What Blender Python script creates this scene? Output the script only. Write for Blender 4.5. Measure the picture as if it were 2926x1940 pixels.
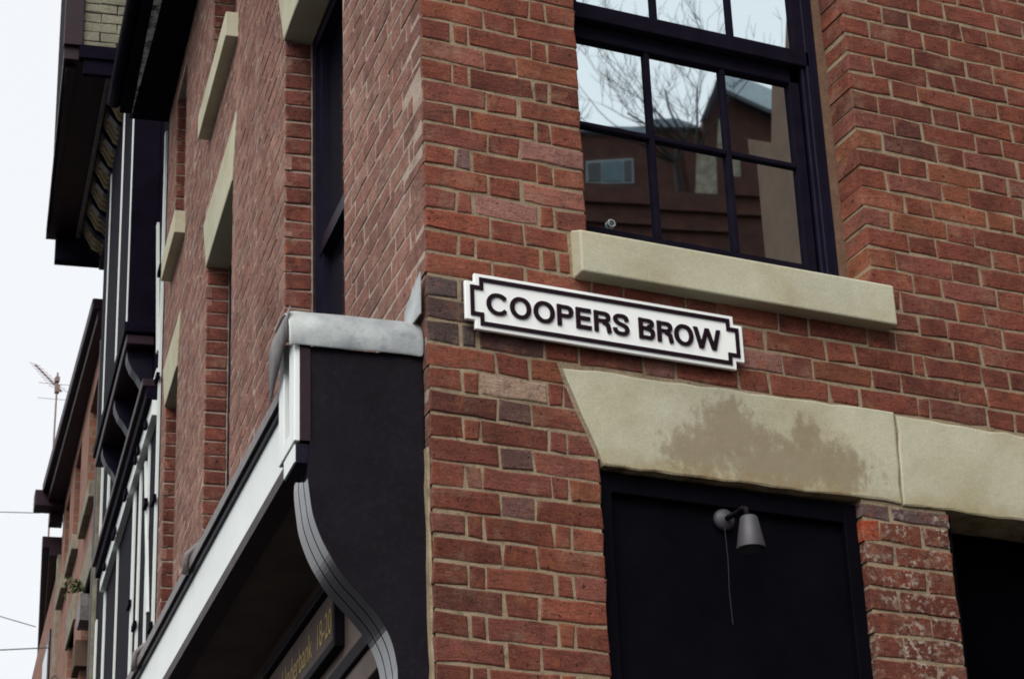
import bpy, math, random
import numpy as np
from mathutils import Vector, Matrix, noise as mnoise
R = math.radians
rnd = random.Random(7)
for o in list(bpy.data.objects): bpy.data.objects.remove(o)
scene = bpy.context.scene
COL = scene.collection
Z0 = 5.7                                   # height of the reference brick course above the street

# ------------------------------------------------------------------ camera
YAW, PITCH, ROLL = 0.4443, 0.4315, -0.0403
fwd = Vector((math.sin(YAW)*math.cos(PITCH), math.cos(YAW)*math.cos(PITCH), math.sin(PITCH)))
rgt = Vector((math.cos(YAW), -math.sin(YAW), 0)); upv = rgt.cross(fwd)
r2 = rgt*math.cos(ROLL)+upv*math.sin(ROLL); u2 = -rgt*math.sin(ROLL)+upv*math.cos(ROLL)
cam_d = bpy.data.cameras.new('camera'); cam = bpy.data.objects.new('camera', cam_d); COL.objects.link(cam)
m = Matrix((r2, u2, -fwd)).transposed().to_4x4(); m.translation = Vector((-2.5356, -5.907, -4.1003+Z0))
cam.matrix_world = m
cam_d.sensor_width = 36; cam_d.lens = 6786.2/2926*36; cam_d.clip_end = 500; cam_d.clip_start = .1
cam_d.dof.use_dof = True; cam_d.dof.focus_distance = 7.9; cam_d.dof.aperture_fstop = 18
scene.camera = cam

# ------------------------------------------------------------------ overcast sky and soft sun
SUN_EL, SUN_AZ = R(46), R(226)             # azimuth from +y towards +x: the light comes from behind the camera's left shoulder
world = bpy.data.worlds.new('World'); scene.world = world; world.use_nodes = True
nt = world.node_tree; nt.nodes.clear()
sky = nt.nodes.new('ShaderNodeTexSky'); sky.sky_type = 'NISHITA'; sky.sun_disc = False
sky.sun_elevation = SUN_EL; sky.sun_rotation = SUN_AZ; sky.dust_density = 4
vm = nt.nodes.new('ShaderNodeVectorMath'); vm.operation = 'SCALE'; vm.inputs['Scale'].default_value = .1
mixw = nt.nodes.new('ShaderNodeMix'); mixw.data_type = 'RGBA'; mixw.inputs[0].default_value = .88
mixw.inputs[7].default_value = (1.01, 1.03, 1.065, 1)          # even cloud cover over the blue
bg = nt.nodes.new('ShaderNodeBackground'); bg.inputs['Strength'].default_value = 1.0
ow = nt.nodes.new('ShaderNodeOutputWorld')
nt.links.new(sky.outputs[0], vm.inputs[0]); nt.links.new(vm.outputs[0], mixw.inputs[6])
nt.links.new(mixw.outputs[2], bg.inputs['Color']); nt.links.new(bg.outputs[0], ow.inputs[0])
sd = bpy.data.lights.new('sun', 'SUN'); sd.energy = 3.3; sd.angle = R(50); sd.color = (1, .97, .92)
sun = bpy.data.objects.new('sun', sd); COL.objects.link(sun)
sv = Vector((math.sin(SUN_AZ)*math.cos(SUN_EL), math.cos(SUN_AZ)*math.cos(SUN_EL), math.sin(SUN_EL)))
sun.rotation_euler = sv.to_track_quat('Z', 'Y').to_euler(); sun.location = (-8, -10, 14)
scene.view_settings.view_transform = 'Standard'; scene.view_settings.look = 'None'
scene.view_settings.exposure = 0; scene.view_settings.gamma = 1
scene.cycles.filter_width = 1.8
scene.render.resolution_x = 1024; scene.render.resolution_y = 678

# ------------------------------------------------------------------ helpers
SEG = [(0.0, 6.2), (1.4, 7.5), (2.2, 9.0), (3.0, 10.2), (60, 10.2)]      # the street front bends gently
_ss = np.arange(0, 40, .02); _aa = np.radians(np.interp(_ss, [s for s, _ in SEG], [a for _, a in SEG]))
_px = np.concatenate([[0], np.cumsum(np.sin(_aa)*.02)])[:-1]; _py = np.concatenate([[0], np.cumsum(np.cos(_aa)*.02)])[:-1]
def fac(s, off=0.0, z=0.0):
    """point on the street front: s metres from the corner, off metres out over the street, z above the reference course"""
    a = float(np.interp(s, _ss, _aa)); x = float(np.interp(max(s, 0), _ss, _px)); y = float(np.interp(max(s, 0), _ss, _py))
    if s < 0: x += s*math.sin(a); y += s*math.cos(a)
    return (x-off*math.cos(a), y+off*math.sin(a), z+Z0)

def link(name, me, mat, parent=None, kind=None):
    o = bpy.data.objects.new(name, me); COL.objects.link(o)
    if mat: me.materials.append(mat)
    if parent: o.parent = parent
    if kind: o['kind'] = kind
    return o
def empty(name, loc, label, cat, group=None):
    o = bpy.data.objects.new(name, None); COL.objects.link(o); o.location = loc
    o['label'] = label; o['category'] = cat
    if group: o['group'] = group
    return o
def setp(o, parent):
    """parent to a root Empty without moving the mesh"""
    o.parent = parent; o.matrix_parent_inverse = Matrix.Translation(parent.location).inverted() if parent.type == 'EMPTY' else Matrix.Identity(4)
    return o
class MB:
    def __init__(s): s.v = []; s.f = []; s.c = []
    def add(s, vs, fs):
        n = len(s.v); s.v += [tuple(v) for v in vs]; s.f += [tuple(i+n for i in f) for f in fs]; return s
    def hexa(s, p):                                 # bottom ring 0-3, top ring 4-7
        return s.add(p, [(0,3,2,1),(4,5,6,7),(0,1,5,4),(1,2,6,5),(2,3,7,6),(3,0,4,7)])
    def box(s, x0, x1, y0, y1, z0, z1):             # z relative to the reference course
        z0 += Z0; z1 += Z0
        return s.hexa([(x0,y0,z0),(x1,y0,z0),(x1,y1,z0),(x0,y1,z0),(x0,y0,z1),(x1,y0,z1),(x1,y1,z1),(x0,y1,z1)])
    def fbox(s, s0, s1, o0, o1, z0, z1, n=None, z0b=None, z1b=None):
        """box along the street front; z0b/z1b are heights at the outer side"""
        n = n or max(1, int((s1-s0)/.6)); z0b = z0 if z0b is None else z0b; z1b = z1 if z1b is None else z1b
        vs = []
        for i in range(n+1):
            t = s0+(s1-s0)*i/n
            vs += [fac(t,o0,z0), fac(t,o1,z0b), fac(t,o1,z1b), fac(t,o0,z1)]
        fs = [(0,1,2,3), tuple(4*n+j for j in (3,2,1,0))]
        for i in range(n):
            for j in range(4):
                a, b = 4*i+j, 4*i+(j+1)%4; fs.append((a, a+4, b+4, b))
        return s.add(vs, fs)
    def prism(s, poly, vec):
        n = len(poly); vec = Vector(vec); vs = [Vector(p) for p in poly]; vs += [p+vec for p in vs]
        fs = [tuple(range(n))[::-1], tuple(range(n, 2*n))]+[(i, (i+1) % n, n+(i+1) % n, n+i) for i in range(n)]
        return s.add(vs, fs)
    def tube(s, pts, r, n=8, cap=True):
        pts = [Vector(p) for p in pts]; rs = r if isinstance(r, (list, tuple)) else [r]*len(pts); vs = []; fs = []
        for i, p in enumerate(pts):
            d = (pts[min(i+1, len(pts)-1)]-pts[max(i-1, 0)]).normalized()
            a = d.orthogonal().normalized() if i == 0 else (pa-d*pa.dot(d)).normalized(); pa = a; b = d.cross(a)
            vs += [p+(a*math.cos(2*math.pi*k/n)+b*math.sin(2*math.pi*k/n))*rs[i] for k in range(n)]
        for i in range(len(pts)-1):
            for k in range(n):
                fs.append((i*n+k, i*n+(k+1) % n, (i+1)*n+(k+1) % n, (i+1)*n+k))
        if cap: fs += [tuple(range(n))[::-1], tuple((len(pts)-1)*n+k for k in range(n))]
        return s.add(vs, fs)
    def lathe(s, prof, origin, axis, n=24):          # prof: (distance along axis, radius)
        axis = Vector(axis).normalized(); a = axis.orthogonal().normalized(); b = axis.cross(a); vs = []; fs = []
        for d, r in prof:
            vs += [Vector(origin)+axis*d+(a*math.cos(2*math.pi*k/n)+b*math.sin(2*math.pi*k/n))*r for k in range(n)]
        for i in range(len(prof)-1):
            for k in range(n): fs.append((i*n+k, i*n+(k+1) % n, (i+1)*n+(k+1) % n, (i+1)*n+k))
        return s.add(vs, fs)
    def mesh(s, name, smooth=False):
        me = bpy.data.meshes.new(name); me.from_pydata(s.v, [], s.f); me.update()
        if smooth: me.polygons.foreach_set('use_smooth', [True]*len(me.polygons))
        return me
    def build(s, name, mat, parent=None, kind=None, smooth=False, bevel=0):
        o = link(name, s.mesh(name, smooth), mat, None, kind)
        if parent: setp(o, parent)
        if bevel:
            b = o.modifiers.new('bevel', 'BEVEL'); b.width = bevel; b.segments = 2; b.limit_method = 'ANGLE'
        return o

# ------------------------------------------------------------------ materials
def mat(name):
    M = bpy.data.materials.new(name); M.use_nodes = True; t = M.node_tree
    return M, t, t.nodes['Principled BSDF']
def nd(t, typ, **kw):
    n = t.nodes.new(typ)
    for k, v in kw.items(): setattr(n, k, v)
    return n
def pos(t, scale=(1, 1, 1)):
    g = nd(t, 'ShaderNodeNewGeometry'); mp = nd(t, 'ShaderNodeMapping'); mp.inputs['Scale'].default_value = scale
    t.links.new(g.outputs['Position'], mp.inputs[0]); return mp.outputs[0]
def noi(t, vec, scale, detail=4, rough=.6):
    n = nd(t, 'ShaderNodeTexNoise'); n.inputs['Scale'].default_value = scale; n.inputs['Detail'].default_value = detail; n.inputs['Roughness'].default_value = rough
    t.links.new(vec, n.inputs['Vector']); return n.outputs[0]
def ramp(t, src, stops):
    r = nd(t, 'ShaderNodeValToRGB'); e = r.color_ramp.elements
    while len(e) < len(stops): e.new(.5)
    for el, (p, c) in zip(e, stops): el.position = p; el.color = c if len(c) == 4 else (*c, 1)
    t.links.new(src, r.inputs[0]); return r.outputs[0]
def mixc(t, fac_, a, b, mode='MIX'):
    n = nd(t, 'ShaderNodeMix', data_type='RGBA', blend_type=mode)
    for i, s in ((0, fac_), (6, a), (7, b)):
        if isinstance(s, (int, float)): n.inputs[i].default_value = s
        elif isinstance(s, tuple): n.inputs[i].default_value = s if len(s) == 4 else (*s, 1)
        else: t.links.new(s, n.inputs[i])
    return n.outputs[2]
def bump(t, b, src, strength, dist=.002, prev=None):
    n = nd(t, 'ShaderNodeBump'); n.inputs['Strength'].default_value = strength; n.inputs['Distance'].default_value = dist
    t.links.new(src, n.inputs['Height'])
    if prev is not None: t.links.new(prev, n.inputs['Normal'])
    t.links.new(n.outputs[0], b.inputs['Normal']); return n.outputs[0]
def W(v): return (v, v, v)

def brick_material(name, smear=.55, smear_col=(.34, .25, .17), rough=1.0):
    M, t, b = mat(name); p = pos(t); pd = pos(t, (.42, .42, 1.5))                    # pd: drag marks along the bed
    a = nd(t, 'ShaderNodeAttribute', attribute_name='bc'); c = a.outputs['Color']
    c = mixc(t, 1, c, ramp(t, noi(t, p, 11, 6, .7), [(.28, W(.58)), (.5, W(1.0)), (.72, W(1.38))]), 'MULTIPLY')
    c = mixc(t, ramp(t, noi(t, pd, 34, 6, .72), [(.53, W(0)), (.70, W(.72))]), c, (.055, .027, .022))        # burnt, dragged streaks
    c = mixc(t, ramp(t, noi(t, p, 17, 5, .72), [(.55, W(0)), (.72, W(.75))]), c, (.29, .095, .04))            # orange fired patches
    c = mixc(t, ramp(t, noi(t, p, 24, 5, .75), [(.60, W(0)), (.78, W(.6))]), c, (.30, .155, .11))             # pale pink bloom
    c = mixc(t, 1, c, ramp(t, noi(t, p, 150, 3, .75), [(.25, W(.45)), (.5, W(1)), (.72, W(1.4))]), 'MULTIPLY')
    c = mixc(t, ramp(t, noi(t, p, 6.5, 7, .78), [(.52, W(0)), (.75, W(smear))]), c, smear_col)                 # lime smears
    c = mixc(t, 1, c, ramp(t, noi(t, p, 1.7, 5, .65), [(.3, W(.70)), (.55, W(1.0)), (.75, W(1.12))]), 'MULTIPLY')    # soot and wash
    pit = noi(t, p, 62, 3, .6)
    c = mixc(t, ramp(t, pit, [(.66, W(0)), (.71, W(.9))]), c, (.014, .008, .008))
    t.links.new(c, b.inputs['Base Color']); b.inputs['Roughness'].default_value = .92; b.inputs['Specular IOR Level'].default_value = .2
    n1 = bump(t, b, noi(t, p, 190, 4, .75), .6*rough, .003)
    n2 = bump(t, b, noi(t, pd, 46, 6, .75), .75*rough, .008, n1)
    bump(t, b, ramp(t, pit, [(.60, W(1)), (.70, W(0))]), .8*rough, .004, n2)
    return M
M_BRICK = brick_material('old_red_brick', .5)
def add_flecks(M):
    t = M.node_tree; b = t.nodes['Principled BSDF']; src = b.inputs['Base Color'].links[0].from_socket; p = pos(t)
    m_ = nd(t, 'ShaderNodeMath', operation='MULTIPLY'); t.links.new(ramp(t, noi(t, p, 42, 6, .7), [(.51, W(0)), (.59, W(1))]), m_.inputs[0]); t.links.new(ramp(t, noi(t, p, 7, 4, .6), [(.44, W(0)), (.6, W(.9))]), m_.inputs[1])
    t.links.new(mixc(t, m_.outputs[0], src, (.42, .37, .31)), b.inputs['Base Color'])
M_BRICK_WORN = brick_material('flecked_red_brick', .5); add_flecks(M_BRICK_WORN)
M_BRICK_SIDE = brick_material('pinkish_side_brick', .6, (.36, .27, .215))

def mortar_material(name, ca, cb):
    M, t, b = mat(name); p = pos(t)
    c = ramp(t, noi(t, p, 14, 6, .7), [(.3, ca), (.7, cb)])
    c = mixc(t, 1, c, ramp(t, noi(t, p, 220, 2, .6), [(.3, W(.7)), (.7, W(1.2))]), 'MULTIPLY')
    c = mixc(t, ramp(t, noi(t, p, 30, 4, .7), [(.56, W(0)), (.7, W(.8))]), c, (.10, .075, .05))
    t.links.new(c, b.inputs['Base Color']); b.inputs['Roughness'].default_value = .95; b.inputs['Specular IOR Level'].default_value = .2
    bump(t, b, noi(t, p, 130, 4, .7), .7, .004); return M
M_MORTAR = mortar_material('lime_mortar', (.20, .147, .095), (.36, .285, .19))
M_MORTAR_SIDE = mortar_material('pale_side_mortar', (.30, .22, .175), (.45, .36, .30))

def stone_material(name, stain):
    M, t, b = mat(name); p = pos(t)
    c = ramp(t, noi(t, p, 3.5, 6, .65), [(.25, (.385, .345, .215)), (.5, (.47, .45, .325)), (.8, (.53, .52, .41))])
    c = mixc(t, 1, c, ramp(t, noi(t, p, 260, 2, .6), [(.3, W(.86)), (.7, W(1.09))]), 'MULTIPLY')
    c = mixc(t, 1, c, ramp(t, noi(t, p, 1.6, 5, .6), [(.3, W(.82)), (.7, W(1.06))]), 'MULTIPLY')
    if stain:
        g = nd(t, 'ShaderNodeNewGeometry')
        def blob(x, z, rx, rz):
            sub = nd(t, 'ShaderNodeVectorMath', operation='SUBTRACT'); sub.inputs[1].default_value = (x, 0, z+Z0); t.links.new(g.outputs['Position'], sub.inputs[0])
            mul = nd(t, 'ShaderNodeVectorMath', operation='MULTIPLY'); mul.inputs[1].default_value = (1/rx, 0, 1/rz); t.links.new(sub.outputs[0], mul.inputs[0])
            ln = nd(t, 'ShaderNodeVectorMath', operation='LENGTH'); t.links.new(mul.outputs[0], ln.inputs[0]); return ln.outputs['Value']
        d = blob(.92, -1.37, .15, .085)
        for a in ((1.0, -1.29, .12, .11), (1.30, -1.36, .20, .09), (1.17, -1.385, .24, .085), (1.03, -1.21, .02, .05), (1.29, -1.29, .06, .09), (1.42, -1.37, .09, .09), (1.12, -1.31, .1, .06)):
            mn = nd(t, 'ShaderNodeMath', operation='MINIMUM'); t.links.new(d, mn.inputs[0]); t.links.new(blob(*a), mn.inputs[1]); d = mn.outputs[0]
        def madd(src, k, add):
            q = nd(t, 'ShaderNodeMath', operation='MULTIPLY_ADD'); q.inputs[1].default_value = k; t.links.new(src, q.inputs[0]); t.links.new(add, q.inputs[2]); return q.outputs[0]
        d = madd(noi(t, pos(t, (1, 1, .55)), 10, 10, .72), 2.4, d); d = madd(noi(t, pos(t, (1, 1, .7)), 42, 7, .78), 2.7, d)
        sc = nd(t, 'ShaderNodeMath', operation='MULTIPLY'); sc.inputs[1].default_value = .225; t.links.new(d, sc.inputs[0])
        c = mixc(t, ramp(t, sc.outputs[0], [(.0, W(.82)), (.70, W(.74)), (.765, W(.55)), (.82, W(.14)), (.9, W(0))]), c, (.215, .165, .105))
        # yellow weathering and black crust along the foot of the block
        sx = nd(t, 'ShaderNodeSeparateXYZ'); t.links.new(g.outputs['Position'], sx.inputs[0])
        zz = nd(t, 'ShaderNodeMapRange'); zz.inputs[1].default_value = -1.463+Z0; zz.inputs[2].default_value = -1.36+Z0; zz.inputs[3].default_value = .62; zz.inputs[4].default_value = 0
        t.links.new(sx.outputs[2], zz.inputs[0])
        mm = nd(t, 'ShaderNodeMath', operation='MULTIPLY'); t.links.new(zz.outputs[0], mm.inputs[0]); t.links.new(noi(t, p, 22, 5, .7), mm.inputs[1])
        c = mixc(t, ramp(t, mm.outputs[0], [(.12, W(0)), (.4, W(.75))]), c, (.27, .19, .08))
        zy = nd(t, 'ShaderNodeMapRange'); zy.inputs[1].default_value = -1.463+Z0; zy.inputs[2].default_value = -1.425+Z0; zy.inputs[3].default_value = 1; zy.inputs[4].default_value = 0
        t.links.new(sx.outputs[2], zy.inputs[0])
        m2 = nd(t, 'ShaderNodeMath', operation='MULTIPLY'); t.links.new(zy.outputs[0], m2.inputs[0]); t.links.new(noi(t, pos(t, (1, 1, .4)), 12, 5, .75), m2.inputs[1])
        c = mixc(t, ramp(t, m2.outputs[0], [(.36, W(0)), (.56, W(.85))]), c, (.07, .05, .032))
    else:
        c = mixc(t, ramp(t, noi(t, pos(t, (.4, .4, 1)), 9, 5, .7), [(.55, W(0)), (.8, W(.45))]), c, (.25, .215, .13))
    t.links.new(c, b.inputs['Base Color']); b.inputs['Roughness'].default_value = .9; b.inputs['Specular IOR Level'].default_value = .2
    n1 = bump(t, b, noi(t, p, 240, 3, .7), .35, .002); bump(t, b, noi(t, p, 16, 4, .6), .35, .006, n1); return M
M_STONE = stone_material('buff_sandstone', False)
M_LINTEL = stone_material('stained_sandstone', True)

def plain(name, col, rough=.5, spec=.5, var=.12, vscale=8, bmp=.1, bscale=40, metallic=0, coat=0):
    M, t, b = mat(name); p = pos(t)
    c = ramp(t, noi(t, p, vscale, 5, .65), [(.3, tuple(x*(1-var) for x in col)), (.7, tuple(min(1, x*(1+var)) for x in col))])
    t.links.new(c, b.inputs['Base Color']); b.inputs['Specular IOR Level'].default_value = spec; b.inputs['Metallic'].default_value = metallic
    rr = nd(t, 'ShaderNodeMapRange'); rr.inputs[3].default_value = max(.02, rough-.07); rr.inputs[4].default_value = min(1, rough+.1)
    t.links.new(noi(t, p, 14, 4, .6), rr.inputs[0]); t.links.new(rr.outputs[0], b.inputs['Roughness'])
    if coat: b.inputs['Coat Weight'].default_value = coat; b.inputs['Coat Roughness'].default_value = .12
    if bmp: bump(t, b, noi(t, p, bscale, 4, .6), bmp, .002)
    return M
M_SIGN = plain('sign_white_enamel', (.86, .88, .865), .35, .4, .03, 6, .02)
M_SIGNBLACK = plain('sign_black_lettering', (.012, .004, .009), .45, .12, .1)
M_JOINERY = plain('black_gloss_joinery', (.0075, .0065, .016), .38, .1, .25, 12, .08, 30)
M_MATTBLACK = plain('black_satin_panel', (.0085, .0068, .0105), .6, .06, .3, 6, .12, 60)
def dusty(M, col, amt):
    t = M.node_tree; b = t.nodes['Principled BSDF']; src = b.inputs['Base Color'].links[0].from_socket; p = pos(t)
    m_ = nd(t, 'ShaderNodeMath', operation='MULTIPLY'); t.links.new(ramp(t, noi(t, p, 55, 8, .8), [(.5, W(0)), (.72, W(1))]), m_.inputs[0]); t.links.new(ramp(t, noi(t, pos(t, (1, 1, .4)), 4, 5, .7), [(.4, W(.1)), (.7, W(amt))]), m_.inputs[1])
    t.links.new(mixc(t, m_.outputs[0], src, col), b.inputs['Base Color'])
dusty(M_MATTBLACK, (.05, .046, .05), .32)
M_BROWNBLACK = plain('brown_black_paint', (.105, .076, .064), .55, .12, .25, 5, .1, 50)
M_WHITE = plain('white_gloss_paint', (.70, .74, .72), .4, .4, .04, 5, .04)
M_DOOR = plain('dark_navy_door_paint', (.0024, .0021, .0044), .6, .04, .3, 7, .1, 40)
M_VOID = plain('unlit_interior', (.0015, .0015, .0025), .9, .0, .1, 5, 0)
M_PLUM = plain('dark_plum_gutter_paint', (.017, .005, .011), .5, .2, .3, 9, .1)
M_LAMP = plain('grey_powder_coat', (.052, .050, .060), .5, .4, .08, 20, .05, 200)
M_GOLD = plain('gold_leaf', (.42, .28, .09), .45, .5, .15, 60, .05)
M_CABLE = plain('grey_cable', (.09, .085, .085), .6, .3)
M_AERIAL = plain('rusty_aerial_metal', (.20, .13, .115), .6, .4, .3, 30)
M_TIMBER = plain('black_painted_timber', (.0055, .004, .010), .65, .02, .35, 7, .25, 25)
M_PLASTER = plain('white_limewash', (.66, .70, .68), .7, .3, .06, 6, .1, 20)
M_REDBRICK_FAR = None
# lead
M_LEAD, t, b = mat('weathered_lead'); p = pos(t, (1, 1, 1))
c = ramp(t, noi(t, p, 7, 6, .65), [(.25, (.14, .15, .17)), (.5, (.33, .355, .355)), (.78, (.50, .53, .51))])
c = mixc(t, ramp(t, noi(t, p, 28, 5, .7), [(.55, W(0)), (.75, W(.7))]), c, (.15, .15, .19))
t.links.new(c, b.inputs['Base Color']); b.inputs['Roughness'].default_value = .5; b.inputs['Metallic'].default_value = .15
bump(t, b, noi(t, p, 12, 4, .6), .4, .01)
M_LEADDARK = plain('dull_lead_flashing', (.125, .112, .11), .5, .4, .35, 20, .3, 25)
# mirror-like old window glass
M_GLASS, t, b = mat('old_window_glass'); p = pos(t)
b.inputs['Base Color'].default_value = (.74, .84, .86, 1); b.inputs['Metallic'].default_value = 1; b.inputs['Roughness'].default_value = .015
bump(t, b, noi(t, p, 2.6, 1, .3), .02, .006)
M_GLASSDARK = plain('dark_shop_glass', (.006, .006, .010), .08, .5, .1, 5, .01)
# far brick with its courses too small to pick apart
def far_brick(name, c1, c2, mo):
    M, t, b = mat(name); tc = nd(t, 'ShaderNodeNewGeometry'); mp = nd(t, 'ShaderNodeMapping'); mp.inputs['Rotation'].default_value = (R(90), 0, R(-80))
    sx = nd(t, 'ShaderNodeSeparateXYZ'); t.links.new(tc.outputs['Position'], sx.inputs[0])
    ad = nd(t, 'ShaderNodeMath', operation='ADD'); t.links.new(sx.outputs[0], ad.inputs[0]); t.links.new(sx.outputs[1], ad.inputs[1])
    cb = nd(t, 'ShaderNodeCombineXYZ'); t.links.new(ad.outputs[0], cb.inputs[0]); t.links.new(sx.outputs[2], cb.inputs[1])
    br = nd(t, 'ShaderNodeTexBrick'); br.inputs['Scale'].default_value = 1; br.inputs['Brick Width'].default_value = .225; br.inputs['Row Height'].default_value = .0759; br.inputs['Mortar Size'].default_value = .006
    br.inputs['Color1'].default_value = (*c1, 1); br.inputs['Color2'].default_value = (*c2, 1); br.inputs['Mortar'].default_value = (*mo, 1)
    t.links.new(cb.outputs[0], br.inputs['Vector'])
    c = mixc(t, 1, br.outputs[0], ramp(t, noi(t, pos(t), 6, 6, .7), [(.3, W(.6)), (.7, W(1.35))]), 'MULTIPLY')
    t.links.new(c, b.inputs['Base Color']); b.inputs['Roughness'].default_value = .9
    n1 = bump(t, b, br.outputs['Fac'], -.5, .004); bump(t, b, noi(t, pos(t), 60, 4, .7), .5, .004, n1); return M
M_FARBRICK = far_brick('terrace_brick', (.235, .095, .058), (.18, .075, .05), (.21, .15, .11))
M_DARKBRICK = far_brick('sooty_brick', (.060, .015, .008), (.04, .011, .006), (.045, .02, .013))
M_GREYBRICK, t, b = mat('grey_sooty_brick'); p = pos(t)
c = ramp(t, noi(t, p, 5, 6, .7), [(.3, (.135, .125, .095)), (.7, (.25, .235, .17))])
c = mixc(t, 1, c, ramp(t, noi(t, p, 90, 3, .7), [(.3, W(.6)), (.7, W(1.25))]), 'MULTIPLY')
t.links.new(c, b.inputs['Base Color']); b.inputs['Roughness'].default_value = .95; bump(t, b, noi(t, p, 70, 4, .7), .6, .004)
M_CARVED = plain('carved_ochre_plaster', (.20, .155, .095), .85, .2, .35, 18, .5, 22)
# black paint with pale flakes; light caught by the moulding is painted in
M_PEEL_GLINT, t, b = mat('flaking_paint_glint'); p = pos(t)
c = mixc(t, ramp(t, noi(t, p, 16, 8, .75), [(.44, W(0)), (.54, W(1))]), (.012, .011, .02), (.45, .54, .56))
t.links.new(c, b.inputs['Base Color']); b.inputs['Roughness'].default_value = .5; bump(t, b, noi(t, p, 30, 5, .7), .4, .004)
M_SOOTSTONE = plain('sooty_stone', (.20, .18, .135), .9, .2, .45, 9, .3, 40)
M_LEAF = plain('green_leaf', (.07, .11, .035), .6, .3, .4, 30, 0)
M_BARK = plain('grey_brown_bark', (.018, .014, .013), .9, .2, .3, 20, .4, 30)
M_GROUND = plain('asphalt', (.033, .033, .035), .9, .3, .25, 3, .4, 120)
M_PAVE = plain('paving_stone', (.075, .07, .064), .9, .3, .2, 2, .3, 60)
M_ROOF = plain('blue_grey_slate', (.17, .20, .24), .6, .4, .25, 6, .2, 20)
M_PALEROOF = plain('pale_sheet_roof', (.42, .49, .53), .6, .3)
M_RENDER = plain('brown_render', (.090, .056, .040), .9, .2, .2, 4, .3, 40)
M_BEAD = mortar_material('brown_bead', (.12, .07, .045), (.19, .115, .075))
M_SASH = plain('navy_black_sash_paint', (.0095, .008, .0145), .6, .0, .25, 12, .08, 30)
M_GLOSS = plain('wet_look_black', (.006, .005, .010), .10, .5, .25, 12, .03, 20)
M_GLOSS.node_tree.nodes['Principled BSDF'].inputs['IOR'].default_value = 1.75
M_WIREPALE = plain('pale_thread', (.05, .05, .06), .7, .2)
M_UPVC = plain('white_window_frame', (.15, .17, .175), .5)
M_TEAL = plain('teal_blind', (.055, .095, .11), .6)

# ------------------------------------------------------------------ bricks
PAL = [((.196, .058, .037), 6), ((.170, .050, .033), 6), ((.215, .068, .042), 3), ((.148, .045, .032), 3), ((.178, .058, .043), 2.5), ((.225, .076, .042), 1), ((.128, .045, .034), .8), ((.188, .066, .048), 1)]
PALS = [((.250, .125, .096), 5), ((.232, .112, .087), 4), ((.265, .138, .105), 3), ((.22, .106, .085), 2), ((.262, .148, .115), 1.5)]  # street side: grazing sheen put into the colour, along with lime bloom
def pick(pal, r):
    return r.choices([c for c, _ in pal], [w for _, w in pal])[0]
def brick_geo(poly, mapf, D, r, bev=.0045, jit=.0028, proud=.0014, seg=.075, flip=False, inset_k=1.0):
    """one brick: outline poly (u, v), worn arrises, back at depth D"""
    pts = []
    n = len(poly)
    for i in range(n):
        (a, b_), (c, d) = poly[i], poly[(i+1) % n]
        k = max(1, round(math.hypot(c-a, d-b_)/seg))
        for j in range(k):
            t = j/k; q = 1.6 if j == 0 else 1
            pts.append((a+(c-a)*t+r.uniform(-jit, jit)*q, b_+(d-b_)*t+r.uniform(-jit, jit)*q))
    N = len(pts); cu = sum(p[0] for p in pts)/N; cv = sum(p[1] for p in pts)/N
    e = r.uniform(-proud, proud); tu = r.uniform(-.0012, .0012); tv = r.uniform(-.0008, .0008)
    V = [mapf(u, v, D) for u, v in pts]
    V += [mapf(u, v, min(bev, .0022)+r.uniform(-.0006, .0006)) for u, v in pts]
    us = max(abs(p[0]-cu) for p in pts); vs = max(abs(p[1]-cv) for p in pts)
    ins = []
    for u, v in pts:
        b_ = bev*inset_k*r.uniform(.7, 1.4)
        iu = cu+(u-cu)*(1-b_/us); iv = cv+(v-cv)*(1-b_/vs); ins.append((iu, iv))
        V.append(mapf(iu, iv, e+tu*(iu-cu)/us+tv*(iv-cv)/vs))
    V.append(mapf(cu, cv, e-.0004))
    F = []
    for i in range(N):
        j = (i+1) % N
        F += [(i, j, N+j, N+i), (N+i, N+j, 2*N+j, 2*N+i), (2*N+i, 2*N+j, 3*N)]
    if flip: F = [f[::-1] for f in F]
    return V, F
BR = []            # (verts, faces, colour, material key, wall key, centre)
def add_brick(poly, mapf, D, col, wall, r, flip=False, **kw):
    V, F = brick_geo(poly, mapf, D, r, flip=flip, **kw)
    cu = sum(p[0] for p in poly)/len(poly); cv = sum(p[1] for p in poly)/len(poly)
    us = [p[0] for p in poly]; vs = [p[1] for p in poly]
    cor = [mapf(min(us), min(vs), 0), mapf(max(us), min(vs), 0), mapf(max(us), max(vs), 0), mapf(min(us), max(vs), 0)]
    BR.append((V, F, col, wall, cor))
CH = .07587; J = .010
def clip(poly, a, b_, c):        # keep a*u+b*v <= c
    out = []
    for i in range(len(poly)):
        p, q = poly[i], poly[(i+1) % len(poly)]
        dp, dq = a*p[0]+b_*p[1]-c, a*q[0]+b_*q[1]-c
        if dp <= 0: out.append(p)
        if dp*dq < 0: t = dp/(dp-dq); out.append((p[0]+(q[0]-p[0])*t, p[1]+(q[1]-p[1])*t))
    return out
A0 = math.tan(R(6.2))
def fmap(u, v, d): return (u, d, v+Z0)
def cmap(L):
    def f(u, v, d): return (u+d*A0*max(0, 1-u/L), d, v+Z0)
    return f
XJ, XR, XP, XQ = .552, 1.610, 1.474, 1.801
S_, H_, C_ = .215, .1025, .046
DARK = (.085, .062, .06); PALE = (.42, .29, .215); ORNG = (.30, .105, .045); PINK = (.24, .115, .095)
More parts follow.
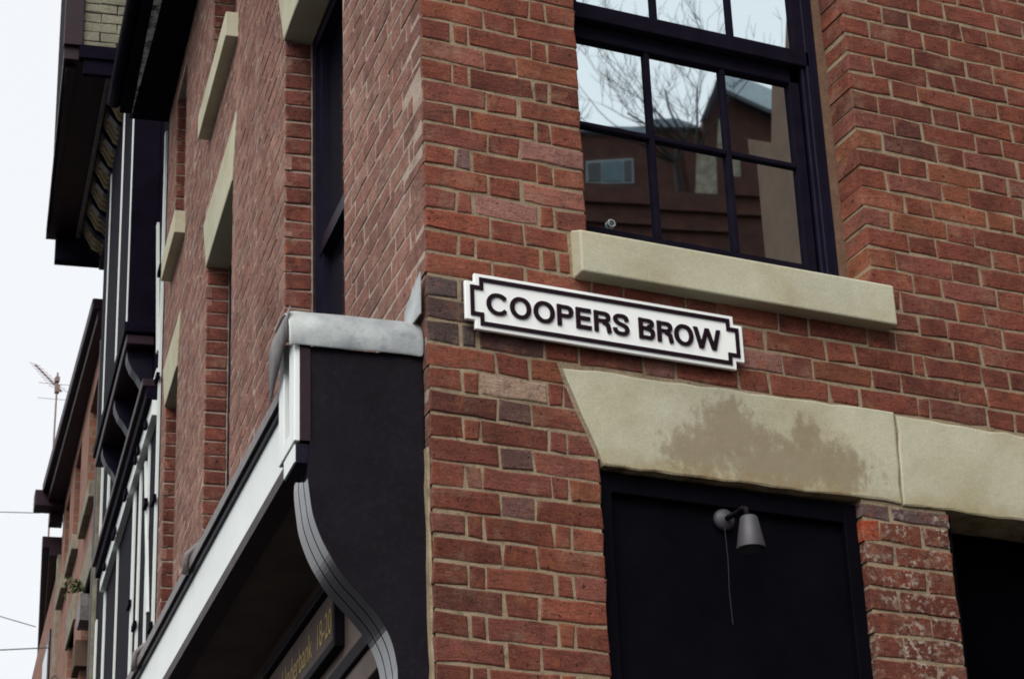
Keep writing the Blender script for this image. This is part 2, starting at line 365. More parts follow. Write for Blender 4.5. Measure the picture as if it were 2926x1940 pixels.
SPECIAL = {(12, 0): DARK, (12, 1): (.075, .055, .055), (13, 0): (.09, .055, .05), (14, 0): (.075, .05, .048), (14, 1): DARK, (14, 2): (.11, .055, .05), (16, 2): PALE, (17, 1): (.12, .062, .054),
  (19, 1): (.135, .07, .062), (21, 1): (.16, .08, .07), (20, 1): (.26, .12, .085), (6, 1): (.135, .075, .07), (8, 2): PINK, (7, 2): (.26, .10, .075), (5, 2): PINK, (9, 0): (.20, .055, .035), (4, 0): (.14, .05, .036), (1, 0): (.22, .085, .06), (22, 0): (.16, .06, .045), (12, 6): (.14, .07, .06), (13, 6): PINK, (14, 5): PINK}
def row_cells(parity, x0, x1, period=None):
    """Flemish bond from the corner outward: list of (start, end)"""
    cells = []; x = x0
    seq = [S_, H_] if parity else [H_, C_]
    for L in seq:
        cells.append((x, x+L)); x += L+J
    nxt = S_
    while x < x1-.02:
        cells.append((x, min(x+nxt, x1))); x += nxt+J; nxt = H_ if nxt == S_ else S_
    return [c for c in cells if c[1]-c[0] > .018]
def front_brick(i, x0, x1, k, D=.03, mp=fmap, lint=None):
    r = random.Random(i*1000+int(x0*977)+13)
    dz = r.uniform(-.0012, .0012)
    zt, zb = -i*CH-J/2+dz, -(i+1)*CH+J/2+dz
    poly = [(x0, zb), (x1, zb), (x1, zt), (x0, zt)]
    if lint:
        (ax, az), (bx, bz) = lint                       # keep what lies left of the splayed end of the lintel
        nx, nz = (az-bz), -(ax-bx)
        poly = clip(poly, nx, nz, nx*ax+nz*az) if nx*0+nz*0 <= nx*(-5)*0 and True else poly
        if len(poly) < 3: return
        if max(p[0] for p in poly)-min(p[0] for p in poly) < .02: return
    col = SPECIAL.get((i, k)) or pick(PAL, r)
    kf = r.uniform(.82, 1.13); col = tuple(c*kf for c in col)
    add_brick(poly, mp, D, col, 'front', r)
RIGHT = 3.1
LINE = ((.438-.012, -1.154), (.552-.006, -1.452))
for i in range(-14, 74):
    odd = i % 2 != 0
    z = -(i+.5)*CH
    # pier between the corner and the openings
    if i < 11 or i >= 15:
        if odd: cells = [(0, S_), (S_+J, S_+J+H_), (S_+2*J+H_, XJ)]
        else: cells = [(0, H_), (H_+J, H_+J+C_), (H_+2*J+C_, H_+2*J+C_+S_), (H_+3*J+C_+S_, H_+3*J+2*C_+S_), (H_+4*J+2*C_+S_, XJ)]
        if i in (9, 10): cells = [(a, min(b_, .483)) for a, b_ in cells if a < .45]
    else:
        cells = row_cells(odd, 0, 1.717+(.0 if odd else .062))
        cells = [c for c in cells if c[1]-c[0] > .03]
    for k, (a, b_) in enumerate(cells):
        lint = LINE if 15 <= i <= 19 and b_ > .40 else None
        if k == 0: front_brick(i, a, b_, k, H_ if odd else S_, cmap(b_))
        else: front_brick(i, a, b_, k, .1 if b_ == XJ else .03, fmap, lint)
    # right of the window, and above the lintel
    if i < 15:
        x = XR if i < 11 else cells[-1][1]+J
        if i < 11:
            first = H_ if odd else .164; nxt = S_ if odd else H_
        else:
            L0 = cells[-1][1]-cells[-1][0]; first = H_ if L0 > .15 else S_; nxt = S_ if first == H_ else H_
        k = 10; L = first
        while x < RIGHT-.03:
            e = min(x+L, RIGHT)
            s = max(x, 1.662) if i in (9, 10) else x
            if e-s > .025: front_brick(i, s, e, k, .138 if (k == 10 and i < 9) else .03)
            x += L+J; L = nxt; nxt = S_ if nxt == H_ else H_; k += 1
    if i >= 19:
        top = -1.468
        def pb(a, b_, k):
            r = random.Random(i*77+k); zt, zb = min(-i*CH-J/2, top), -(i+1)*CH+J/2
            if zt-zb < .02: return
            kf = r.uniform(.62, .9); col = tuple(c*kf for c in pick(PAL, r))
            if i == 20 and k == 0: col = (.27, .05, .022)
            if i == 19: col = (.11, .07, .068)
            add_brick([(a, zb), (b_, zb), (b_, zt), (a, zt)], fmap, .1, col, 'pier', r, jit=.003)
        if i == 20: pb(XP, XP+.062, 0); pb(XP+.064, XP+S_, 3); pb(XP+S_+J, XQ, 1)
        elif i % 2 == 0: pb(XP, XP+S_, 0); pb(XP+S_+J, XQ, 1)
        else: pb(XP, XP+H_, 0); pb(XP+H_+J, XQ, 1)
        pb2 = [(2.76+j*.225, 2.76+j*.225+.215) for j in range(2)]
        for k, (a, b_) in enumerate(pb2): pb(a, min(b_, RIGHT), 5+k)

# street-side wall: (s0, s1, z0, z1) openings
ENDS = 6.28
WIN = [dict(s0=1.0, s1=2.03, z0=-.95, z1=1.14, lt=1.42), dict(s0=3.44, s1=4.35, z0=-.75, z1=1.24, lt=1.54), dict(s0=5.52, s1=6.09, z0=-.75, z1=1.22, lt=1.50),
       dict(s0=1.02, s1=2.03, z0=2.0, z1=3.08, lt=0), dict(s0=3.41, s1=4.26, z0=2.09, z1=3.08, lt=0), dict(s0=5.40, s1=5.86, z0=2.06, z1=3.08, lt=0)]
def smap(u, v, d):
    q = fac(u, -d, v); return q
def blocked(s0, s1, z):
    return [(w['s0'], w['s1']) for w in WIN if w['z0'] < z < (w['lt'] or w['z1'])]
for i in range(-43, 17):
    odd = i % 2 != 0; z = -(i+.5)*CH
    gaps = sorted(blocked(0, ENDS, z)); spans = []; x = 0
    for g in gaps: spans.append((x, g[0])); x = g[1]
    spans.append((x, ENDS))
    for si, (a, e) in enumerate(spans):
        r = random.Random(i*313+si*17+5)
        x = a; first = True
        if si == 0 and a == 0:
            x = (H_ if odd else S_)+J; L = C_ if odd else H_; nxt = S_; first = False
            if odd: seq = [C_, S_, H_]
            else: seq = [H_, S_, H_]
        else: seq = [H_, C_, S_] if odd else [S_, H_, S_]
        k = 0
        while x < e-.025:
            L = seq[k] if k < len(seq) else (S_ if (seq[-1] == H_) == ((k-len(seq)) % 2 == 0) else H_)
            en = min(x+L, e)
            if e-en < .045: en = e
            dz = r.uniform(-.0015, .0015); zt, zb = -i*CH-J/2+dz, -(i+1)*CH+J/2+dz
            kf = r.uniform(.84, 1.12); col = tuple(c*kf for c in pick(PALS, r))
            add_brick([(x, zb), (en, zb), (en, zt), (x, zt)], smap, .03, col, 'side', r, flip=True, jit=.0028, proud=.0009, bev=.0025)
            if first and a > 0:
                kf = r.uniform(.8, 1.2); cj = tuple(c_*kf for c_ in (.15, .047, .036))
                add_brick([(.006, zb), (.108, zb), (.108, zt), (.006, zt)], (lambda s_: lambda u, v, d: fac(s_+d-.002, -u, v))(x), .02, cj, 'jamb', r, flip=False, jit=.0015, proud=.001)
            x = en+J; k += 1; first = False

# ------------------------------------------------------------------ ground
g = MB().add([(-200, -200, 0), (200, -200, 0), (200, 200, 0), (-200, 200, 0)], [(0, 1, 2, 3)]).build('ground', M_GROUND); g['kind'] = 'structure'
pv = MB()
pv.hexa([(-1.3, -1.6, .004), (9, -1.6, .004), (9, .3, .004), (-1.3, .3, .004), (-1.3, -1.6, .12), (9, -1.6, .12), (9, .3, .12), (-1.3, .3, .12)])
pv.build('pavement', M_PAVE)['kind'] = 'structure'

# ------------------------------------------------------------------ the corner building
A = empty('brick_building', (.3, .3, 0), 'red brick corner building with stone lintels, black sash windows and a shop front', 'building')
# mortar cores
co = MB()
zt, zb = 1.06, -Z0+.13
e = .0035
def core(x0, x1, z0, z1, y1=.3):
    co.box(x0, x1, e, y1, z0, z1)
co.hexa([(e*1.1, e, zb+Z0), (XJ-.004, e, zb+Z0), (XJ-.004, .3, zb+Z0), (.3*A0+e, .3, zb+Z0), (e*1.1, e, zt+Z0), (XJ-.004, e, zt+Z0), (XJ-.004, .3, zt+Z0), (.3*A0+e, .3, zt+Z0)])
core(XJ-.006, RIGHT, -1.44, -.80); core(XR+.004, RIGHT, -.802, zt); core(XP+.004, XQ-.004, zb, -1.45); core(2.764, RIGHT, zb, -1.45)
front_wall = co.build('front_wall', M_MORTAR, A)
bead = MB().box(1.578, 1.6135, .134, .30, -.6, 1.05).build('mortar_bead', M_BEAD, front_wall)
sc = MB()
es = .0014
def score(s0, s1, z0, z1): sc.fbox(s0, s1, -.3, -es, z0, z1)
sc.fbox(.02, .34, -.03, -es, -1.6, 3.26, 2); score(.335, 1.0-.004, -1.6, 3.26)
prev = 1.0
for a, bq in ((WIN[0], WIN[3]), (WIN[1], WIN[4]), (WIN[2], WIN[5])):
    lo, hi = min(a['s0'], bq['s0'])+.002, max(a['s1'], bq['s1'])-.002
    score(a['s0']-.01, a['s1']+.01, -1.6, a['z0']); score(lo-.02, hi+.02, a['z1']+.01, bq['z0']); score(lo-.02, hi+.02, bq['z1'], 3.26)
    if bq['s1'] < a['s1']: score(bq['s1']+.004, a['s1']+.004, bq['z0'], bq['z1'])
    if bq['s0'] > a['s0']: score(a['s0']-.004, bq['s0']-.004, bq['z0'], bq['z1'])
    if bq['s0'] < a['s0']: score(bq['s0']-.004, a['s0']-.004, a['z0'], a['z1'])
score(2.034, 3.40, -1.6, 3.26); score(4.354, 5.395, -1.6, 3.26); score(6.094, ENDS, -1.6, 3.26)
side_wall = sc.build('side_wall', M_MORTAR_SIDE, A)
# lower street wall behind the shop front, back walls and roof so that light cannot leak in
bk = MB(); bk.fbox(.40, ENDS, -.3, -.02, -Z0, -1.6); bk.box(.4, 3.1, .35, .4, -Z0, 1.06); bk.box(3.1, 3.4, .005, 5.5, -Z0, 3.2)
bk.build('backing_wall', M_VOID, A)
rf = MB(); rf.hexa([(0, -.1, 3.3+Z0), (3.4, -.1, 3.3+Z0), (3.4, 6.1, 3.3+Z0), (1.0, 6.1, 3.3+Z0), (1.6, 1.2, 5+Z0), (3.3, 1.2, 5+Z0), (3.3, 6, 5+Z0), (2.2, 6, 5+Z0)])
roof = rf.build('roof', M_ROOF, A)
up = MB(); up.box(.02, 3.1, .005, .3, 1.06, 3.3); up.build('upper_wall', M_FARBRICK, A)

# choose the bricks that show largest as single parts
Mw = np.array(cam.matrix_world.inverted()); fpx = 6786.2/2926*1024
def proj(p):
    q = Mw @ np.array([*p, 1.0]); return 512+fpx*q[0]/-q[2], 339-fpx*q[1]/-q[2]
def area(cor):
    P = [proj(p) for p in cor]
    if all(x < 0 for x, y in P) or all(x > 1024 for x, y in P) or all(y < 0 for x, y in P) or all(y > 678 for x, y in P): return 0
    return abs(sum(P[i][0]*P[(i+1) % 4][1]-P[(i+1) % 4][0]*P[i][1] for i in range(4)))/2
sgn = (.13, 1.05, -1.07, -.91)
def hidden(b_):
    V, F, col, wall, cor = b_; xs = [c[0] for c in cor]; zs = [c[2]-Z0 for c in cor]
    return wall == 'front' and min(xs) > sgn[0] and max(xs) < sgn[1] and min(zs) > sgn[2] and max(zs) < sgn[3]
order = sorted(range(len(BR)), key=lambda k: -(0 if hidden(BR[k]) else area(BR[k][4])*(.6 if BR[k][3] == 'side' else 1)))
single = set(k for k in order[:300] if area(BR[k][4]) > 0)
def colour(me, cols, corner=None):
    at = me.attributes.new('bc', 'FLOAT_COLOR', 'CORNER'); d = []
    for pl_ in me.polygons:
        for vi in pl_.vertices:
            c_ = cols[vi]
            if corner and pl_.normal.x < -.75: c_ = corner  # street-facing sides of corner bricks get the paler sheen colour too
            d += (*c_, 1)
    at.data.foreach_set('color', d)
rest = {}
for k, (V, F, col, wall, cor) in enumerate(BR):
    key = 'side' if wall in ('side', 'jamb') else 'front'
    if k in single:
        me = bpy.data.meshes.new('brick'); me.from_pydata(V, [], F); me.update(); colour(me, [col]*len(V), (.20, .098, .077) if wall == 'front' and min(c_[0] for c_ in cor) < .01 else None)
        setp(link('brick', me, {'side': M_BRICK_SIDE, 'pier': M_BRICK_WORN}.get(wall, M_BRICK)), side_wall if key == 'side' else front_wall)
    else:
        mk = (key, wall); mb, cs = rest.setdefault(mk, (MB(), [])); mb.add(V, F); cs += [col]*len(V)
for (key, wl), (mb, cs) in rest.items():
    me = mb.mesh('brickwork'); colour(me, cs)
    o = link('brickwork', me, {'side': M_BRICK_SIDE, 'pier': M_BRICK_WORN}.get(wl, M_BRICK), None, 'stuff'); setp(o, side_wall if key == 'side' else front_wall)

# stone lintel over the door, in two blocks
def block(name, poly, D, mat_, parent, mp=fmap, jit=.004, bev=.006, flip=False, seg=.06, seed=1):
    V, F = brick_geo(poly, mp, D, random.Random(seed), bev=bev, jit=jit, proud=.0, seg=seg, flip=flip)
    return MB().add(V, F).build(name, mat_, parent)
def pmap(u, v, d): return (u, d-.006, v+Z0)
ln = block('stone_lintel', [(.566, -1.463), (1.624, -1.450), (1.636, -1.137), (.440, -1.156)], .25, M_LINTEL, A, pmap, .003, seed=3)
ln['label'] = 'buff sandstone lintel block with a brown water stain'
block('stone_lintel', [(1.636, -1.452), (RIGHT, -1.466), (RIGHT, -1.166), (1.648, -1.142)], .25, M_LINTEL, A, pmap, .004, seed=4)
jn = MB().box(1.62, 1.65, .002, .02, -1.45, -1.14).build('mortar_joint', M_MORTAR, A)
# window sill with a weathered top
si = MB(); zs = [(-.06, -.845), (.20, -.845), (.20, -.612), (.14, -.615), (-.06, -.702)]
si.prism([(.497, y, z+Z0) for y, z in zs], (1.155, 0, 0)); si.build('window_sill', M_STONE, A, bevel=.006)
se = MB().box(.480, .499, .0022, .02, -.84, -.71).build('mortar_joint', M_MORTAR, A)

# sash window of the front wall
win = MB(); win.box(.555, .600, .14, .26, -.612, 1.05); win.box(1.532, 1.579, .14, .26, -.612, 1.05); win.box(.555, 1.579, .145, .26, -.625, -.600)
window = win.build('sash_window', M_JOINERY, A, bevel=.004)
MB().box(1.518, 1.532, .152, .17, -.6, 1.05).build('staff_bead', M_JOINERY, window, bevel=.003)
MB().box(1.546, 1.551, .136, .15, -.6, 1.05).build('staff_bead', M_JOINERY, window)
ls = MB()
for a, b_ in ((.600, .643), (1.480, 1.520)): ls.box(a, b_, .178, .212, -.600, .27)
ls.box(.60, 1.52, .18, .212, -.600, -.540); ls.box(.60, 1.52, .178, .212, .172, .272)
lower = ls.build('lower_sash', M_SASH, window, bevel=.004)
us = MB()
for a, b_ in ((.600, .640), (1.494, 1.548)): us.box(a, b_, .146, .176, .235, 1.05)
us.box(.60, 1.548, .140, .176, .228, .290)
upper = us.build('upper_sash', M_SASH, window, bevel=.004)
def bar(name, x0, x1, y0, z0, z1):
    return MB().box(x0, x1, y0, y0+.026, z0, z1).build(name, M_SASH, window, bevel=.004)
LX = [.643, .917, 1.213, 1.480]; UX = [.640, .942, 1.243, 1.494]
for x in LX[1:3]: bar('glazing_bar', x-.010, x+.010, .182, -.540, .172)
for x0, x1 in zip(LX[:-1], LX[1:]): bar('glazing_bar', x0+(.010 if x0 > .65 else 0), x1-(.010 if x1 < 1.4 else 0), .1835, -.167, -.148)
for x in UX[1:3]: bar('glazing_bar', x-.010, x+.010, .150, .290, 1.05)
def pane(x0, x1, y, z0, z1, k):
    r = random.Random(k); t1, t2 = r.uniform(-.0012, .0012), r.uniform(-.0012, .0012)
    mb = MB(); mb.hexa([(x0, y, z0+Z0), (x1, y+t1, z0+Z0), (x1, y+.004+t1, z0+Z0), (x0, y+.004, z0+Z0), (x0, y+t2, z1+Z0), (x1, y+t1+t2, z1+Z0), (x1, y+.004+t1+t2, z1+Z0), (x0, y+.004+t2, z1+Z0)])
    mb.build('window_pane', M_GLASS, window)
k = 0
for a, b_ in zip(LX[:-1], LX[1:]):
    pane(a, b_, .198, -.545, -.158, k); pane(a, b_, .198, -.158, .18, k+1); k += 2
for a, b_ in zip(UX[:-1], UX[1:]): pane(a, b_, .164, .285, 1.05, k); k += 1
ring = MB(); cxr = Vector((.745, .19, -.513+Z0))
ring.tube([cxr+Vector((.012*math.cos(t*math.pi/8), 0, .012*math.sin(t*math.pi/8))) for t in range(17)], .0035, 6); ring.build('sash_ring', M_LEAD, window, smooth=True)

# street-side windows: stone lintels, sills, sashes
for n, w in enumerate(WIN):
    s0, s1, z0, z1 = w['s0'], w['s1'], w['z0'], w['z1']
    if w['lt']:
        block('stone_lintel', [(s0+.0, z1), (s1+.0, z1), (s1+.13, w['lt']), (s0-.12, w['lt'])], .12, M_STONE, A, lambda u, v, d: fac(u, -d+.006, v), .002, flip=True, seg=.12, seed=20+n)
    if n >= 3: MB().fbox(s0-.08, s1+.08, -.12, .06, z0-.135, z0).build('window_sill', M_STONE, A, bevel=.004)
    fr = MB(); fr.fbox(s0, s0+.06, -.2, -.115, z0, z1); fr.fbox(s1-.06, s1, -.2, -.115, z0, z1); fr.fbox(s0+.06, s1-.06, -.2, -.118, z1-.06, z1); fr.fbox(s0+.06, s1-.06, -.2, -.118, z0, z0+.06)
    f_ = fr.build('sash_window', M_JOINERY, A)
    zm = z0+(z1-z0)*.53
    MB().fbox(s0+.06, s1-.06, -.19, -.130, zm-.03, zm+.03).build('meeting_rail', M_JOINERY, f_)
    MB().fbox(s1-.10, s1-.06, -.19, -.135, z0+.06, z1-.06).build('sash_stile', M_JOINERY, f_)
    MB().fbox((s0+s1)/2-.012, (s0+s1)/2+.012, -.19, -.15, z0+.06, z1-.06).build('glazing_bar', M_JOINERY, f_)
    for zz0, zz1 in ((z0+.06, zm-.03), (zm+.03, z1-.06)): MB().fbox(s0+.06, s1-.10, -.175, -.170, zz0, zz1).build('window_pane', M_GLASSDARK, f_)
# eaves: soffit, gutter, flaking edge with a painted-in glint
ev = MB(); ev.fbox(.02, 6.34, 0, .235, 3.2, 3.32); eave = ev.build('eaves_soffit', M_TIMBER, A)
gt = MB(); gt.fbox(.02, 6.30, .236, .30, 3.21, 3.34); gt.build('fascia_board', M_TIMBER, eave)
gu = MB()
for n in range(11): pass
gu.tube([fac(.02+i*.5, .335, 3.27) for i in range(13)]+[fac(6.28, .335, 3.27)], .045, 10); gu.build('gutter', M_TIMBER, A, smooth=True)
pl = MB()
pl.add([fac(4.2, .19, 3.198), fac(4.2, .238, 3.198), fac(5.3, .238, 3.198), fac(6.35, .225, 3.198), fac(6.2, .222, 3.198), fac(5.3, .197, 3.198)]+[fac(4.2, .19, 3.1995), fac(4.2, .238, 3.1995), fac(5.3, .238, 3.1995), fac(6.35, .225, 3.1995), fac(6.2, .222, 3.1995), fac(5.3, .197, 3.1995)],
       [(5, 4, 3, 2, 1, 0), (6, 7, 8, 9, 10, 11)]+[(i, (i+1) % 6, 6+(i+1) % 6, 6+i) for i in range(6)])
pl.build('flaking_glint_strip', M_PEEL_GLINT, eave)

# door and its frame; near-black sheet painted as the unlit opening on the right
df = MB(); df.box(XJ+.002, XJ+.05, .028, .12, zb, -1.466); df.box(XP-.05, XP-.002, .028, .12, zb, -1.466); df.box(XJ+.05, XP-.05, .03, .12, -1.53, -1.466)
dfr = df.build('door_frame', M_DOOR, A, bevel=.003)
MB().box(XJ+.05, XP-.05, .055, .10, zb, -1.53).build('door_panel', M_DOOR, dfr)
MB().box(XQ+.002, 2.76, .16, .2, zb, -1.462).build('unlit_opening_sheet', M_VOID, A)
MB().box(XQ+.002, XQ+.03, .03, .12, zb, -1.464).build('opening_frame', M_DOOR, A)

rr = random.Random(12); zz = [-1.47-.06*i_ for i_ in range(26)]; fm = MB(); vs = []
for z_ in zz:
    w1 = rr.uniform(-.003, .003); vs += [(-.004+w1, .05, z_+Z0), (-.004+w1*.6, .022+w1, z_+Z0), (.001, .012+rr.uniform(0, .004), z_+Z0), (.01, .05, z_+Z0)]
fm.add(vs, [(4*i_+k_, 4*i_+(k_+1) % 4, 4*i_+4+(k_+1) % 4, 4*i_+4+k_) for i_ in range(25) for k_ in range(4)]).build('mortar_fillet', M_MORTAR, A)
# ------------------------------------------------------------------ street sign
SG = empty('street_sign', (.59, -.03, -1.0+Z0), 'white street sign with black border reading COOPERS BROW', 'sign')
def outline(x0, x1, z0, z1, nx, nz):
    return [(x0+nx, z0), (x1-nx, z0), (x1-nx, z0+nz), (x1, z0+nz), (x1, z1-nz), (x1-nx, z1-nz), (x1-nx, z1), (x0+nx, z1), (x0+nx, z1-nz), (x0, z1-nz), (x0, z0+nz), (x0+nx, z0+nz)]
op = outline(.111, 1.072, -1.087, -.901, .031, .029)
MB().prism([(x, -.019, z+Z0) for x, z in op], (0, -.013, 0)).build('plate', M_SIGN, SG, bevel=.0025)
oi = outline(.127, 1.056, -1.073, -.914, .031, .029); ii = outline(.1395, 1.0435, -1.0605, -.9265, .031, .029)
bd = MB(); n = 12
vs = [(x, -.0322, z+Z0) for x, z in oi]+[(x, -.0322, z+Z0) for x, z in ii]; vs += [(x, -.0365, z) for x, _, z in vs]
fs = []
for i in range(n):
    j = (i+1) % n; fs += [(24+i, 24+j, 36+j, 36+i), (i, 24+i, 24+j, j) if False else (i, j, 24+j, 24+i), (12+j, 12+i, 36+i, 36+j)]
bd.add(vs, fs).build('border', M_SIGNBLACK, SG)
def glyph(ch, x0, x1, z0, z1, offset=.0, depth=.5):
    cu = bpy.data.curves.new('glyph', 'FONT'); cu.body = ch; cu.extrude = .02; cu.offset = offset; cu.resolution_u = 5
    o = bpy.data.objects.new('glyph', cu); COL.objects.link(o); bpy.context.view_layer.update()
    dg = bpy.context.evaluated_depsgraph_get(); me = bpy.data.meshes.new_from_object(o.evaluated_get(dg)); bpy.data.objects.remove(o)
    co = np.array([v.co[:] for v in me.vertices]); mn = co.min(0); mx = co.max(0)
    out = []
    for v in co: out.append(((v[0]-mn[0])/(mx[0]-mn[0])*(x1-x0)+x0, (v[1]-mn[1])/(mx[1]-mn[1])*(z1-z0)+z0, (v[2]-mn[2])/(mx[2]-mn[2])))
    return me, out
def cx(px): return .181+(px-245)/(1995-245)*(.988-.181)
_a = np.array([[1, 0], [0, 1]])
# measured letter limits along the plate
LT = [('C', .181, .2475), ('O', .259, .327), ('O', .338, .4065), ('P', .4165, .4705), ('E', .4805, .5325), ('R', .5425, .600), ('S', .6085, .6625), ('B', .6975, .752), ('R', .762, .817), ('O', .8235, .8885), ('W', .8915, .9885)]
T = .172
def ribbon(pts, w=T):
    """flat stroke of width w along pts"""
    pts = [Vector((x, y)) for x, y in pts]; L_, R_ = [], []
    for i_, q in enumerate(pts):
        d = (pts[min(i_+1, len(pts)-1)]-pts[max(i_-1, 0)]).normalized(); n_ = Vector((-d.y, d.x))*(w*(.88+.32*abs(d.y)))/2
        L_.append(tuple(q+n_)); R_.append(tuple(q-n_))
    return [[L_[k_], R_[k_], R_[k_+1], L_[k_+1]] for k_ in range(len(pts)-1)]
def arc(cx_, cy_, rx, ry, a0, a1, n_=16, pw=2.25):
    out = []
    for k_ in range(n_+1):
        a = R(a0+(a1-a0)*k_/n_); c_, s_ = math.cos(a), math.sin(a)
        out.append((cx_+rx*math.copysign(abs(c_)**(2/pw), c_), cy_+ry*math.copysign(abs(s_)**(2/pw), s_)))
    return out
def strokes(ch, w):
    h = T/2
    if ch == 'O': return ribbon(arc(w/2, .5, w/2-h, .52-h, 0, 360, 40, 2.1))
    if ch == 'C': return ribbon(arc(w/2+.045, .5, w/2-h+.045, .52-h, 36, 324, 34, 2.1))
    if ch == 'E': return [[(0, 0), (T*1.18, 0), (T*1.18, 1), (0, 1)], [(T, 1-T), (w, 1-T), (w, 1), (T, 1)], [(T, .5-h+.02), (w*.93, .5-h+.02), (w*.93, .5+h+.02), (T, .5+h+.02)], [(T, 0), (w, 0), (w, T), (T, T)]]
    if ch in 'PR':
        lo = .46 if ch == 'R' else .40; ym = (1-h+lo+h)/2; ry = (1-h-lo-h)/2; xr = w-h-(.03 if ch == 'R' else 0)
        bowl = [(T, 1-h), (xr-.25, 1-h)]+arc(xr-.25, ym, .25, ry, 90, -90, 14)[1:-1]+[(xr-.25, lo+h), (T, lo+h)]
        out = [[(0, 0), (T*1.18, 0), (T*1.18, 1), (0, 1)]]+ribbon(bowl)
        if ch == 'R': out += ribbon([(w*.52, lo+.02), (w*.66, lo-.01), (w-h-.05, lo-.12), (w-h-.03, .2), (w-h-.01, .08), (w-h+.02, 0)])
        return out
    if ch == 'B':
        b1 = [(T, 1-h), (w-.36, 1-h)]+arc(w-.36, .765, .25, .235-h, 90, -90, 12)[1:-1]+[(w-.36, .53), (T, .53)]
        b2 = [(w-.36, .51)]+arc(w-.33, .285, .33-h, .285-h+.015, 88, -90, 14)[1:-1]+[(w-.33, h), (T, h)]
        return [[(0, 0), (T*1.18, 0), (T*1.18, 1), (0, 1)]]+ribbon(b1)+ribbon(b2)
    if ch == 'S':
        return ribbon([(w-h-.0, .70)]+arc(w/2, .755, w/2-h-.02, .265-h, 8, 180, 12)+[(h+.05, .66), (w*.32, .565), (w*.5, .52), (w*.7, .47), (w-h-.03, .38)]+arc(w/2, .255, w/2-h, .275-h, 18, -180, 14)+[(h, .31)], T*.98)
    if ch == 'W':
        a, q = T*1.2, w
        def st_(x0, x1, y0, y1): return [(x0, y0), (x0+a, y0), (x1+a, y1), (x1, y1)]
        return [st_(q*.27-a/2-.01, 0, 0, 1), st_(q*.27-a/2, q*.5-a/2-.0, 0, 1), st_(q*.73-a/2, q*.5-a/2, 0, 1), st_(q*.73-a/2+.01, q-a, 0, 1)]
for ch, x0, x1 in LT:
    hc = .070; w_ = (x1-x0)/hc; mb = MB()
    for k_, q in enumerate(strokes(ch, w_)):
        a2 = sum(q[i_][0]*q[(i_+1) % 4][1]-q[(i_+1) % 4][0]*q[i_][1] for i_ in range(4))
        if a2 < 0: q = q[::-1]
        dd = .0374+.00006*(k_ % 7)
        mb.prism([(x0+u*hc, -dd, -1.0308+v*hc+Z0) for u, v in q], (0, dd-.0318, 0))
    mb.build('letter', M_SIGNBLACK, SG)

# ------------------------------------------------------------------ wall lamp on the door
LP = empty('wall_lamp', (.997, .05, -1.564+Z0), 'small grey conical wall lamp on the black door panel', 'lamp')
MB().lathe([(0, 0), (0, .036), (.010, .036), (.020, .028), (.026, 0)], (.997, .052, -1.566+Z0), (0, -1, 0), 28).build('wall_plate', M_LAMP, LP, smooth=True)
MB().tube([(.997, .04, -1.566+Z0), (.997, -.03, -1.572+Z0), (.992, -.075, -1.573+Z0), (.992, -.095, -1.580+Z0), (.994, -.098, -1.612+Z0)], .0085, 10).build('arm', M_MATTBLACK, LP, smooth=True)
MB().lathe([(0, .001), (0, .022), (-.005, .027), (-.103, .045), (-.106, .0445), (-.102, .041), (-.01, .024)], (.998, -.098, -1.606+Z0), (0, 0, 1), 32).build('lamp_shade', M_LAMP, LP, smooth=True)
MB().tube([(.985, .026, -1.60+Z0), (.987, .024, -1.70+Z0), (.984, .026, -1.80+Z0), (.987, .025, -1.91+Z0)], .0008, 5).build('hanging_thread', M_WIREPALE, LP)

# ------------------------------------------------------------------ shop front on the street side
_fac = fac
_pa, _pb = Vector(_fac(.47, .355)), Vector(_fac(2.5, .367)); _du = (_pb-_pa).normalized(); _no = Vector((-_du.y, _du.x, 0))
_po = _pa-_du*.47-_no*.36
def fac(s, off=0.0, z=0.0):
    q = _po+_du*s+_no*off; return (q.x, q.y, z+Z0)
SH = empty('shop_front', fac(3, .1, -Z0), 'black shop front with white fascia, lead capping and scrolled console at the corner', 'shop front')
# console head with lead-capped top
hd = MB(); hd.fbox(.055, .27, .0, .372, -1.47, -1.165, 1); head = hd.build('console_head', M_MATTBLACK, SH, bevel=.003)
MB().fbox(.048, .0545, .345, .376, -1.47, -1.165, 1).build('edge_trim', M_PLUM, head)
for a, b_, z0, z1 in ((.054, .125, -1.47, -1.10), (.20, .272, -1.47, -1.10), (.125, .20, -1.47, -1.425)):
    MB().fbox(a, b_, .373, .392, z0, z1, 1).build('head_moulding', M_WHITE, head, bevel=.003)
